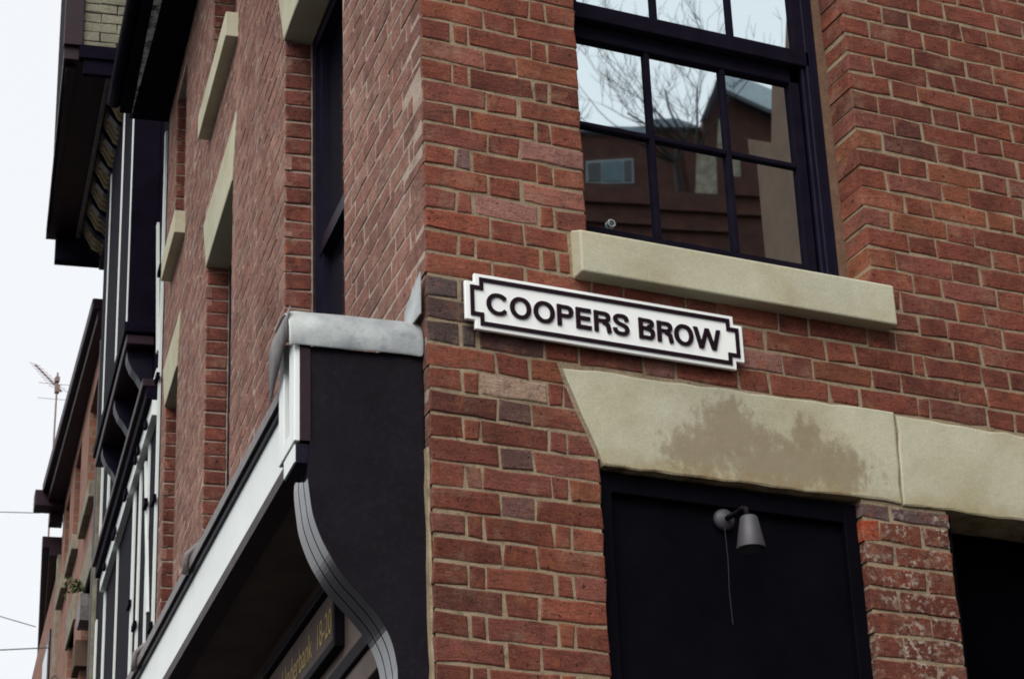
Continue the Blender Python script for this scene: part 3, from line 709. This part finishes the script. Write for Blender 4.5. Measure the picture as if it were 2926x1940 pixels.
# scrolled console below
prof = [(.345, -1.47), (.352, -1.56), (.345, -1.64), (.335, -1.70), (.312, -1.765), (.283, -1.82), (.250, -1.87), (.200, -1.925), (.155, -1.977), (.125, -2.025), (.107, -2.07), (.097, -2.12), (.094, -2.165), (.094, -2.4), (.094, -2.75)]
_k = list(range(len(prof))); _f = np.linspace(0, len(prof)-1, 57)
def _cr(vals, t):
    i = min(int(t), len(vals)-2); f = t-i; p0, p1, p2, p3 = vals[max(i-1, 0)], vals[i], vals[i+1], vals[min(i+2, len(vals)-1)]
    return .5*(2*p1+(p2-p0)*f+(2*p0-5*p1+4*p2-p3)*f*f+(3*p1-p0-3*p2+p3)*f**3)
prof = [(_cr([o for o, z in prof], t_), _cr([z for o, z in prof], t_)) for t_ in _f]
def scroll(s0, s1, inset, name, m_, par):
    pp = [(o-inset, z) for o, z in prof]; vs = []; n = len(pp)
    for s_ in (s0, s1):
        vs += [fac(s_, 0, z) for o, z in pp]+[fac(s_, o, z) for o, z in pp]
    fs = []
    for i in range(n-1):
        fs += [(i, n+i, n+i+1, i+1), (2*n+i+1, 3*n+i+1, 3*n+i, 2*n+i), (n+i, 3*n+i, 3*n+i+1, n+i+1)]
    fs += [(0, 2*n, 3*n, n), (n-1, 2*n-1, 4*n-1, 3*n-1)]
    return MB().add(vs, fs).build(name, m_, par)
cons = scroll(.058, .235, .012, 'console_bracket', M_JOINERY, SH)
for a, b_ in ((.052, .108), (.116, .174), (.182, .24)): scroll(a, b_, 0, 'scroll_strip', M_GLOSS, cons)
scroll(.0465, .0515, -.0015, 'side_panel', M_MATTBLACK, cons)
MB().fbox(.056, .21, .325, .386, -1.538, -1.476, 1).build('cap_block', M_JOINERY, cons, bevel=.002)
MB().fbox(.06, .206, .3865, .390, -1.534, -1.480, 1).build('cap_block_face', M_WHITE, cons)
# lead cap over the head
lc = MB(); n = 14; prf = [(.044, -1.172), (.040, -1.14), (.042, -1.105), (.055, -1.072), (.078, -1.048), (.105, -1.036), (.14, -1.030), (.27, -1.035)]
offs = [.0, .03, .09, .16, .23, .30, .36, .395, .412]
rr = random.Random(4); vs = []
for o in offs:
    for (s_, z) in prf: vs.append(fac(s_+rr.uniform(-.003, .003), o, z+rr.uniform(-.002, .002)-(.012 if o > .4 else 0)-(.006 if o == 0 else 0)))
np_ = len(prf); fs = [(i*np_+j, (i+1)*np_+j, (i+1)*np_+j+1, i*np_+j+1) for i in range(len(offs)-1) for j in range(np_-1)]
cap = lc.add(vs, fs).build('lead_cap', M_LEAD, SH, smooth=True)
sm = cap.modifiers.new('solid', 'SOLIDIFY'); sm.thickness = .005
sv_ = cap.modifiers.new('sub', 'SUBSURF'); sv_.levels = 1; sv_.render_levels = 2
fl = MB()                                                # folded end of the lead over the street side
vs = []
for s_, dz in ((.046, 0), (.10, -.0), (.16, -.03), (.22, -.06), (.30, -.10)):
    vs += [fac(s_, .408, -1.045), fac(s_, .418, -1.09), fac(s_, .414, -1.15+dz)]
fl.add(vs, [(i*3+j, (i+1)*3+j, (i+1)*3+j+1, i*3+j+1) for i in range(4) for j in range(2)])
o = fl.build('lead_fold', M_LEADDARK, cap, smooth=True); o.modifiers.new('solid', 'SOLIDIFY').thickness = .004
# lead upstand dressed against the corner
ups = MB(); ups.add([fac(.012, .012, -.905), fac(.012, .014, -1.045), fac(.05, .022, -1.055), fac(.19, .016, -1.03), fac(.20, .011, -.955), fac(.09, .012, -.922)], [(0, 1, 2, 5), (2, 3, 4, 5)])
o = ups.build('lead_upstand', M_LEAD, SH); o.modifiers.new('solid', 'SOLIDIFY').thickness = .004
# fascia
END = 6.05
fa = MB(); fa.fbox(.27, END, .335, .365, -1.45, -1.268); fas = fa.build('fascia_board', M_WHITE, SH, bevel=.002)
MB().fbox(.27, END, .345, .376, -1.267, -1.246).build('fascia_bead', M_JOINERY, fas)
MB().fbox(.27, END, .300, .368, -1.492, -1.451).build('fascia_fillet', M_PLUM, fas)
lf = MB(); lf.fbox(.27, END, .005, .388, -1.06, -1.03, None, -1.245, -1.208); lead = lf.build('lead_flashing', M_LEADDARK, SH)
for s_ in (1.85, 3.05, 4.3):
    MB().tube([fac(s_, .02, -1.025), fac(s_, .36, -1.155), fac(s_, .395, -1.19), fac(s_+.01, .398, -1.26)], .013, 8).build('lead_roll', M_LEADDARK, lead, smooth=True)
# soffit, frieze and shop window below
MB().fbox(.235, END, .03, .335, -1.47, -1.452).build('soffit', M_BROWNBLACK, SH)
fz = MB(); fz.fbox(.235, END, .0, .05, -1.88, -1.465); frieze = fz.build('frieze', M_BROWNBLACK, SH)
MB().fbox(.235, END, .0, .075, -1.93, -1.88).build('frieze_moulding', M_MATTBLACK, frieze, bevel=.004)
MB().fbox(.235, END, .0, .06, -2.02, -1.93).build('frieze_moulding', M_BROWNBLACK, frieze, bevel=.004)
npn = MB().fbox(.90, 2.0, .050, .062, -1.785, -1.585).build('name_panel', M_BROWNBLACK, frieze, bevel=.003)
MB().fbox(.88, 2.02, .050, .085, -1.585, -1.557).build('panel_moulding', M_MATTBLACK, npn, bevel=.004)
MB().fbox(.88, 2.02, .050, .085, -1.815, -1.785).build('panel_moulding', M_MATTBLACK, npn, bevel=.004)
MB().fbox(.872, .90, .050, .085, -1.815, -1.557).build('panel_moulding', M_MATTBLACK, npn, bevel=.004)
def gold(text, s_start, s_end, z0, z1, par):
    # reads from far to near when seen from the street
    me, co_ = glyph(text, 0, 1, 0, 1, .0)
    for v, (a, b_, d) in zip(me.vertices, co_): v.co = fac(s_start+(s_end-s_start)*a, .0625+.002*d, z0+(z1-z0)*b_)
    me.name = 'lettering'; o = link('lettering', me, M_GOLD); setp(o, par)
gold('Underbank', 1.76, 1.285, -1.725, -1.635, npn); gold('18-20', 1.205, 1.0, -1.728, -1.64, npn)
MB().fbox(.235, END, -.02, .0, -Z0+.4, -2.02).build('shop_window', M_GLASSDARK, SH)
MB().fbox(.235, END, .0, .06, -Z0, -Z0+.5).build('stall_riser', M_MATTBLACK, SH)
MB().fbox(.05, .235, .0, .09, -Z0, -2.75, 1).build('pilaster', M_MATTBLACK, SH)
for s_ in (1.9, 3.6, 5.3): MB().fbox(s_, s_+.07, .001, .05, -Z0+.5, -2.02).build('mullion', M_JOINERY, SH)
MB().tube([fac(.62, .09, -2.00), fac(.9, .09, -2.0)], .006, 8).build('chrome_rail', M_UPVC, SH)

fac = _fac
# ------------------------------------------------------------------ timber-framed neighbour
B = empty('timber_framed_building', fac(8.3, -1, -Z0), 'black and white timber-framed building with a jettied top storey and carved frieze', 'building')
bw = MB(); bw.fbox(6.30, 10.35, -.4, -.002, -Z0, 6.3); bwall = bw.build('wall', M_TIMBER, B)
def strip(s0, s1, o, z0, z1, name='plaster_strip', m_=M_PLASTER): return MB().fbox(s0, s1, o-.02, o, z0, z1).build(name, m_, bwall)
for s0, s1 in ((6.82, 6.88), (7.26, 7.35), (7.60, 7.72), (8.67, 8.73), (9.54, 9.64), (10.19, 10.28)): strip(s0, s1, .008, -1.8, 1.30)
for s0, s1 in ((8.93, 8.98),): strip(s0, s1, .008, -1.8, .1)
strip(6.36, 6.41, .012, -1.0, 3.15)
for s0, s1, zz in ((9.56, 9.63, 1.62), (10.14, 10.2, 1.6)): strip(s0, s1, .012, zz, 3.9)
# diagonal white infill between braces
for (s0, z0, s1, z1) in ((6.66, .2, 7.0, 1.25), (6.50, 1.75, 6.70, 2.7), (6.45, -1.4, 6.75, -.4)):
    MB().prism([fac(s0, -.008, z0), fac(s0+.05, -.008, z0), fac(s1+.05, -.008, z1), fac(s1, -.008, z1)], Vector(fac(s0, .013, 0))-Vector(fac(s0, -.008, 0))).build('plaster_strip', M_PLASTER, bwall)
# timber pegs on the pale strips
for s_, z_ in ((6.39, 2.2), (6.39, 1.5), (6.39, .75), (6.85, .9), (7.3, .3), (7.66, -.2), (7.66, .55), (7.66, -.9), (9.6, .4), (6.39, 0.0)):
    MB().fbox(s_-.06, s_+.06, .010, .03, z_, z_+.035, 1).build('timber_peg', M_TIMBER, bwall)
# bressummer: moulded beam with white board beneath
be = MB(); be.fbox(6.42, 9.6, .0, .075, 1.40, 1.48); beam = be.build('moulded_beam', M_TIMBER, B, bevel=.006)
MB().fbox(6.42, 9.6, .0, .10, 1.482, 1.53).build('beam_cap', M_PLUM, beam, bevel=.006)
MB().fbox(6.42, 9.6, .0, .04, 1.305, 1.398).build('white_board', M_PLASTER, beam)
MB().fbox(6.42, 9.6, .0, .02, 1.56, 1.60).build('white_board', M_PLASTER, beam)
for s_ in (6.6, 7.0, 7.15, 7.7, 7.78, 8.4, 8.5, 9.1): MB().fbox(s_, s_+.05, .045, .062, 1.30, 1.345, 1).build('timber_peg', M_TIMBER, beam)
# oriel window on scrolled brackets
og = MB(); og.fbox(6.78, 8.75, .0, .165, 2.04, 3.95); oriel = og.build('oriel_window', M_TIMBER, B)
MB().fbox(6.74, 8.80, .0, .185, 1.97, 2.04).build('oriel_base', M_TIMBER, oriel, bevel=.008)
MB().fbox(6.76, 8.78, .0, .170, 1.90, 1.965).build('oriel_base', M_PLUM, oriel, bevel=.008)
for s0, s1 in ((6.785, 6.835), (7.45, 7.52), (8.33, 8.38)): MB().fbox(s0, s1, .15, .170, 2.05, 3.9).build('plaster_strip', M_PLASTER, oriel)
bp = [(.0, 1.90), (.155, 1.90), (.15, 1.84), (.125, 1.78), (.09, 1.735), (.065, 1.69), (.05, 1.63), (.045, 1.57), (.0, 1.55)]
for s_ in (6.85, 7.6, 8.4):
    v0 = [fac(s_, o, z) for o, z in bp]; v1 = [fac(s_+.11, o, z) for o, z in bp]; n = len(bp)
    MB().add(v0+v1, [tuple(range(n)), tuple(range(2*n-1, n-1, -1))]+[(i, n+i, n+(i+1) % n, (i+1) % n) for i in range(n)]).build('console_bracket', M_JOINERY, oriel)
# jettied top storey
def jbox(mb, s0, s1, oa, ob, z0, z1, inner=0.0):
    p = [fac(s0, inner, z0), fac(s0, oa, z0), fac(s1, ob, z0), fac(s1, inner, z0), fac(s0, inner, z1), fac(s0, oa, z1), fac(s1, ob, z1), fac(s1, inner, z1)]
    return mb.hexa(p)
jt = jbox(MB(), 7.42, 9.95, .555, .485, 4.295, 6.4).build('jettied_storey', M_TIMBER, B)
jbox(MB(), 7.36, 9.98, .585, .51, 4.20, 4.29).build('jetty_cornice', M_PLUM, jt)
jbox(MB(), 7.33, 7.40, .59, .59, 4.295, 6.4, .47).build('corner_post', M_PLUM, jt)
jbox(MB(), 7.29, 7.355, .49, .49, 4.18, 4.275, .02).build('cornice_return', M_TIMBER, jt)
jbox(MB(), 7.31, 7.35, .46, .46, 4.07, 4.178, .02).build('cornice_return', M_TIMBER, jt)
jbox(MB(), 7.45, 9.9, .565, .49, 4.165, 4.199, .50).build('soffit_moulding', M_PLUM, jt)
# grey brick cheek of the jettied storey
ck = jbox(MB(), 7.37, 7.418, .47, .47, 4.28, 6.4, .0).build('cheek_wall', M_TIMBER, jt)
r = random.Random(31); z = 4.282; i = 0
while z < 6.35:
    x = .455-(.11 if i % 2 else .0)-.105; first = True; a = .465
    w_ = .107 if i % 2 else .215
    while a > .02:
        b_ = max(a-w_, .01)
        V, F = brick_geo([(b_, z), (a, z), (a, z+.066), (b_, z+.066)], lambda u, v, d: fac(7.362+d, u, v), .03, r, bev=.005, jit=.002, proud=.003)
        MB().add(V, F).build('brick', M_GREYBRICK, ck)
        a = b_-.006; w_ = .215
    z += .0735; i += 1
# carved frieze: panels between small modillions
fzb = MB(); fzb.fbox(7.5, 9.9, .0, .06, 3.90, 4.0); fr_ = fzb.build('carved_frieze', M_TIMBER, B)
MB().fbox(7.5, 9.95, .06, .11, 3.96, 4.0).build('frieze_moulding', M_PLUM, fr_, bevel=.006)
MB().fbox(7.5, 9.9, .262, .295, 4.165, 4.199).build('frieze_moulding', M_LEADDARK, fr_, bevel=.006)
npan = 7
for i in range(npan):
    s0 = 7.60+i*.325; s1 = s0+.26
    pv_ = [fac(s0, .105, 4.0), fac(s0, .255, 4.19), fac(s1, .255, 4.19), fac(s1, .105, 4.0), fac(s0, .07, 4.03), fac(s0, .20, 4.199), fac(s1, .20, 4.199), fac(s1, .07, 4.03)]
    pn = MB().hexa(pv_).build('carved_panel', M_CARVED, fr_)
    lf_ = MB()
    for k_ in range(3):
        sa = s0+.05+k_*.075
        lf_.tube([fac(sa, .12, 4.01), fac(sa+.035, .165, 4.06), fac(sa+.01, .205, 4.12), fac(sa+.04, .235, 4.16)], [.012, .022, .02, .008], 6)
    lf_.build('carving', M_CARVED, pn, smooth=True)
    mo = [(.10, 3.97), (.18, 4.03), (.235, 4.10), (.265, 4.19), (.07, 4.19)]
    v0 = [fac(s1+.005, o, z) for o, z in mo]; v1 = [fac(s1+.07, o, z) for o, z in mo]; n = len(mo)
    MB().add(v0+v1, [tuple(range(n)), tuple(range(2*n-1, n-1, -1))]+[(q, n+q, n+(q+1) % n, (q+1) % n) for q in range(n)]).build('modillion', M_JOINERY, fr_)
MB().fbox(9.86, 9.96, .0, .44, 3.98, 4.199).build('end_bracket', M_TIMBER, fr_)

# ------------------------------------------------------------------ brick terrace beyond
Cc = empty('brick_terrace_house', fac(12.4, -1, -Z0), 'red brick terrace house with a plum gutter beyond the timber-framed building', 'house')
CW = [(10.86, 11.70, 2.60, 3.55), (12.46, 13.10, 2.75, 3.62), (10.9, 11.7, .4, 1.9), (12.45, 13.1, .6, 2.0), (13.6, 14.1, 2.8, 3.6)]
cw = MB()
cols_ = [(10.37, 10.86), (11.70, 12.46), (13.10, 13.6), (14.1, 14.45)]
for a, b_ in cols_: cw.fbox(a, b_, -.3, 0, -Z0, 3.75)
for a, b_, zs_ in ((10.86, 11.70, [(-Z0, .4), (1.9, 2.60), (3.55, 3.75)]), (12.46, 13.10, [(-Z0, .6), (2.0, 2.75), (3.62, 3.75)]), (13.6, 14.1, [(-Z0, 2.8), (3.6, 3.75)])):
    for z0, z1 in zs_: cw.fbox(a, b_, -.3, -.001, z0, z1)
cwall = cw.build('wall', M_FARBRICK, Cc)
for a, b_, z0, z1 in CW:
    f_ = MB().fbox(a, b_, -.2, -.13, z0, z1).build('window', M_JOINERY, Cc)
    MB().fbox(a+.08, b_-.08, -.129, -.125, z0+.08, z1-.08).build('pane', M_GLASSDARK, f_)
    MB().fbox(a-.06, b_+.06, -.1, .055, z0-.13, z0).build('window_sill', M_SOOTSTONE, Cc, bevel=.006)
    if z1 < 3: MB().fbox(a-.1, b_+.1, -.1, .02, z1, z1+.26).build('stone_lintel', M_SOOTSTONE, Cc, bevel=.006)
MB().fbox(10.37, 10.62, -.05, .025, -Z0, 3.6).build('stone_quoin_strip', M_SOOTSTONE, Cc)
# rough corbel stones of an old gable line
for n_, (s_, z_) in enumerate(((11.25, 1.65), (11.6, 1.38), (12.0, 1.02), (12.55, .72), (13.1, .4), (13.6, .1))):
    block('corbel_stone', [(s_, z_), (s_+.3, z_), (s_+.27, z_+.2), (s_+.02, z_+.22)], .1, M_RENDER if n_ % 2 else M_LEADDARK, Cc, lambda u, v, d: fac(u, -d+.05, v), .01, .012, True, .1, 70+n_)
cg = MB(); jbox(cg, 10.37, 14.35, .07, .15, 3.75, 3.828); ceave = cg.build('eaves_board', M_PLUM, Cc)
jbox(MB(), 10.37, 14.35, .115, .205, 3.83, 3.93, .0).build('gutter', M_PLUM, Cc, bevel=.012)
MB().fbox(14.3, 14.5, -.02, .27, 3.70, 3.86, 1).build('gutter_end_box', M_PLUM, Cc, bevel=.01)
crf = MB(); crf.hexa([fac(10.4, 0, 3.84), fac(14.4, 0, 3.84), fac(14.4, -3, 3.84), fac(10.4, -3, 3.84), fac(10.4, -1.4, 4.6), fac(14.4, -1.4, 4.6), fac(14.4, -1.6, 4.6), fac(10.4, -1.6, 4.6)])
crf.build('roof', M_ROOF, Cc)
MB().tube([fac(10.42, .03, 3.6), fac(10.43, .03, 1.0), fac(10.42, .03, -2)], .012, 6).build('cable', M_CABLE, Cc)
MB().tube([fac(12.2, .02, 1.45), fac(12.2, .12, 1.45), fac(12.2, .15, 1.49), fac(12.2, .19, 1.45), fac(12.2, .15, 1.41), fac(12.2, .12, 1.45)], .012, 6).build('iron_hook', M_AERIAL, Cc)
# end house
D = empty('end_terrace_house', fac(18, -1, -Z0), 'farthest terrace house with a long dark gutter at the left edge', 'house')
MB().fbox(14.5, 21, -.3, -.0, -Z0, 3.3).build('wall', M_FARBRICK, D)
MB().fbox(14.46, 14.62, -.3, .03, -Z0, 3.3).build('stone_quoin_strip', M_SOOTSTONE, D)
for s_ in (15.4, 17.4, 19.4):
    f_ = MB().fbox(s_, s_+.9, -.02, .015, 1.5, 2.9).build('window', M_JOINERY, D); MB().fbox(s_+.1, s_+.8, .016, .02, 1.6, 2.8).build('pane', M_GLASSDARK, f_)
    MB().fbox(s_-.08, s_+.98, .0, .08, 1.37, 1.5).build('window_sill', M_SOOTSTONE, D)
gd = MB(); jbox(gd, 14.7, 20.5, .165, -.17, 3.44, 3.56, -.3); gd.build('gutter', M_PLUM, D, bevel=.012)
jbox(MB(), 14.6, 20.5, .10, -.20, 3.34, 3.438, -.3).build('eaves_board', M_PLUM, D)
MB().hexa([fac(14.5, .0, 3.5), fac(21, -.15, 3.5), fac(21, -3, 3.5), fac(14.5, -3, 3.5), fac(14.5, -1.5, 4.2), fac(21, -1.6, 4.2), fac(21, -1.8, 4.2), fac(14.5, -1.7, 4.2)]).build('roof', M_ROOF, D)
MB().fbox(14.46, 14.64, .0, .12, 3.62, 3.86, 1, 3.62, 3.70).build('kneeler', M_PLUM, D)

# ------------------------------------------------------------------ aerial, wires, weed
AE = empty('television_aerial', (2.5, 15, 4.0+Z0), 'rusty television aerial on a thin pole against the white sky', 'aerial')
MB().tube([(2.498, 15, 3.7+Z0), (2.500, 15, 4.243+Z0), (2.513, 15, 5.43+Z0)], .009, 8).build('pole', M_AERIAL, AE)
MB().tube([(2.286, 15, 5.485+Z0), (2.56, 15, 5.235+Z0)], .008, 6).build('boom', M_AERIAL, AE)
for k in range(9):
    t_ = k/9; p_ = Vector((2.286, 15, 5.485+Z0)).lerp(Vector((2.56, 15, 5.235+Z0)), t_); d_ = Vector((.10, .02, -.012))*(.6+.5*t_)
    MB().tube([p_-d_, p_+d_], .0026, 5).build('element', M_AERIAL, AE)
for dz_ in (5.14, 5.30):
    MB().tube([(2.33, 15, dz_+.0+Z0), (2.70, 15, dz_+.02+Z0)], .0026, 5).build('element', M_AERIAL, AE)
MB().box(2.495, 2.535, 14.97, 15.03, 5.22, 5.29).build('clamp', M_AERIAL, AE); MB().box(2.49, 2.53, 14.97, 15.03, 5.33, 5.38).build('clamp', M_AERIAL, AE)
def wire(label, pts, r_=.0045):
    o = MB().tube([(x, 15, z+Z0) for x, z in pts], r_, 5).build('overhead_wire', M_CABLE); o['label'] = label; o['category'] = 'wire'; o['group'] = 'overhead wires'
wire('thin wire meeting the wall just under the gutter end box', [(-6, 3.9), (1.2, 3.86), (2.028, 3.929), (2.40, 3.965), (2.52, 4.0), (2.57, 4.07)])
wire('sloping wire in the sky left of the lowest gutter', [(-6, 4.6), (1.2, 3.15), (2.083, 2.912), (2.42, 2.845)])
wire('lowest level wire joining the house at bottom left', [(-6, 2.9), (1.2, 2.62), (2.1, 2.592), (2.57, 2.66)], .006)
PLN = empty('wall_weed', fac(11.35, .03, 1.95), 'small green weed rooted in the brick terrace wall', 'plant')
st = MB(); lv = MB(); r = random.Random(9)
for k in range(11):
    a = r.uniform(-1.2, 1.2); L = r.uniform(.12, .24); b0 = Vector(fac(11.35, .01, 1.9)); tip = b0+Vector((-.55*L*abs(math.cos(a))-.02, math.sin(a)*L, r.uniform(-.3, .8)*L))
    st.tube([b0, (b0+tip)/2+Vector((0, 0, .03)), tip], .003, 4)
    for q in range(5):
        c_ = b0.lerp(tip, .35+.16*q); d_ = Vector((r.uniform(-1, .3), r.uniform(-1, 1), r.uniform(-.6, .6))).normalized()*.05; e_ = d_.cross(Vector((0, 0, 1))).normalized()*.012
        lv.add([c_, c_+d_*.5+e_, c_+d_, c_+d_*.5-e_], [(0, 1, 2, 3)])
st.build('stem', M_LEAF, PLN); lv.build('leaves', M_LEAF, PLN, 'stuff')

# ------------------------------------------------------------------ what stands across the lane (seen mirrored in the sash window)
def plane(P0, ang):
    t_ = R(ang); u = Vector((math.cos(t_), math.sin(t_), 0)); n_ = Vector((u.y, -u.x, 0))
    return lambda a, z, d=0: Vector((P0[0], P0[1], 0))+u*a+n_*d+Vector((0, 0, z))
rw = plane((9, -14.5), 14)
RW = MB().prism([rw(-4, 0), rw(4.2, 0), rw(4.2, 14.48), rw(-4, 14.45)], rw(0, 0, .5)-rw(0, 0)).build('retaining_wall', M_DARKBRICK)
RW['label'] = 'tall sooty brick retaining wall across the lane mirrored in the window'; RW['category'] = 'wall'
for z_ in (13.95, 14.2): setp(MB().prism([rw(-4, z_, -.06), rw(4.2, z_, -.06), rw(4.2, z_+.06, -.06), rw(-4, z_+.06, -.06)], rw(0, 0, .06)-rw(0, 0)).build('string_course', M_DARKBRICK), RW)
tb = MB(); tb.prism([rw(-4, 14.0, .5), rw(4.2, 14.0, .5), rw(6, 14.0, 12), rw(-6, 14.0, 12)], (0, 0, .4)); te = tb.build('terrace_ground', M_GROUND); te['kind'] = 'structure'
hp = plane((12, -20), 16)
HS = empty('gabled_house', hp(0, 14.4, .2), 'brick house with a pale gable roof mirrored in the upper window panes', 'house')
def slab(name, pts, th, m_, par, d=0):
    return MB().prism([hp(a, z, d) for a, z in pts], hp(0, 0, th)-hp(0, 0)).build(name, m_, par)
slab('wall', [(-2.5, 14.4), (1.25, 14.4), (1.22, 18.7), (-2.5, 18.62)], .4, M_DARKBRICK, HS)
slab('wall', [(1.25, 14.4), (3.2, 14.4), (3.2, 18.6), (1.30, 19.62), (.95, 18.75)], .5, M_DARKBRICK, HS, -.15)
slab('roof', [(.90, 18.72), (1.27, 19.58), (1.31, 19.74), (1.35, 19.58), (2.6, 18.95), (2.62, 18.72), (1.32, 19.40), (1.02, 18.75)], .1, M_JOINERY, HS, -.3)
slab('roof', [(1.40, 19.30), (2.9, 18.60), (2.9, 18.98), (1.42, 19.62)], .1, M_PALEROOF, HS, -.42)
slab('roof', [(-2.5, 18.62), (.95, 18.7), (.6, 18.84), (-.1, 18.78), (-2.5, 18.72)], .3, M_ROOF, HS, -.1)
hw = slab('window', [(-.53, 17.82), (.17, 17.86), (.18, 18.27), (-.51, 18.19)], .05, M_UPVC, HS, -.06)
slab('pane', [(-.49, 17.86), (-.31, 17.87), (-.30, 18.17), (-.48, 18.15)], .02, M_GLASSDARK, hw, -.075)
slab('pane', [(.03, 17.89), (.14, 17.89), (.15, 18.23), (.04, 18.21)], .02, M_GLASSDARK, hw, -.075)
slab('pane', [(-.28, 17.87), (.0, 17.88), (.01, 18.21), (-.27, 18.18)], .02, M_TEAL, hw, -.075)
slab('wall', [(1.02, 17.3), (1.38, 17.3), (1.44, 18.9), (1.2, 18.85)], .05, M_SOOTSTONE, HS, -.2)
BH = MB(); BH.prism([(3.3, .0, 0), (3.3, -2.96, 0), (3.3, -2.96, 7.72), (3.3, -2.74, 7.58), (3.3, -2.68, 7.9), (3.3, -2.5, 8.6), (3.3, .0, 8.6)], (.4, 0, 0)); BH = BH.build('projecting_wall', M_RENDER)
BH['label'] = 'brown rendered projecting wall mirrored at the right edge of the sash window'; BH['category'] = 'wall'
# bare tree
tp = plane((9.5, -16), 14)
TR = empty('bare_tree', tp(1.03, 14.4), 'leafless tree whose twigs are mirrored in the window panes', 'tree')
tr = MB(); twg = MB(); r = random.Random(21)
def grow(p, d, L, rad, lev):
    n_ = 4; pts = [p]; q = p.copy(); dd = d.copy()
    for i in range(n_):
        dd = (dd+Vector((r.uniform(-.16, .16), r.uniform(-.16, .16), r.uniform(-.04, .14)))).normalized(); q = q+dd*(L/n_); pts.append(q.copy())
    rs = [rad*(1-.45*i/n_) for i in range(n_+1)]
    (tr if lev < 2 else twg).tube(pts, rs, 6 if lev < 2 else 4, cap=False)
    if lev >= 5: return
    for i in range(1, n_+1):
        for _ in range(1 if i < n_ else 2):
            if lev > 0 and r.random() < (.52 if i < n_ else .25): continue
            ax = Vector((r.uniform(-1, 1), r.uniform(-1, 1), r.uniform(-.3, .5))).normalized()
            nd_ = (dd*.9+ax*.75+Vector((0, 0, .15))).normalized()
            grow(pts[i], nd_, L*r.uniform(.55, .8), max(rs[i]*.58, .0034), lev+1)
base = tp(1.03, 14.4)
trunk_top = tp(1.0, 15.75); tr.tube([base, tp(1.02, 15.1), trunk_top], [.06, .045, .04], 8)
for dv in ((-.75, 0, .45), (-.35, .1, .8), (.4, 0, .8), (-.6, -.2, .6), (.1, .2, .9), (-.9, .1, .35)):
    u_ = tp(1, 0)-tp(0, 0); n_ = tp(0, 0, 1)-tp(0, 0); grow(trunk_top, (u_*dv[0]+n_*dv[1]+Vector((0, 0, dv[2]))).normalized(), 1.05, .022, 1)
tr.build('trunk', M_BARK, TR); twg.build('crown', M_BARK, TR)
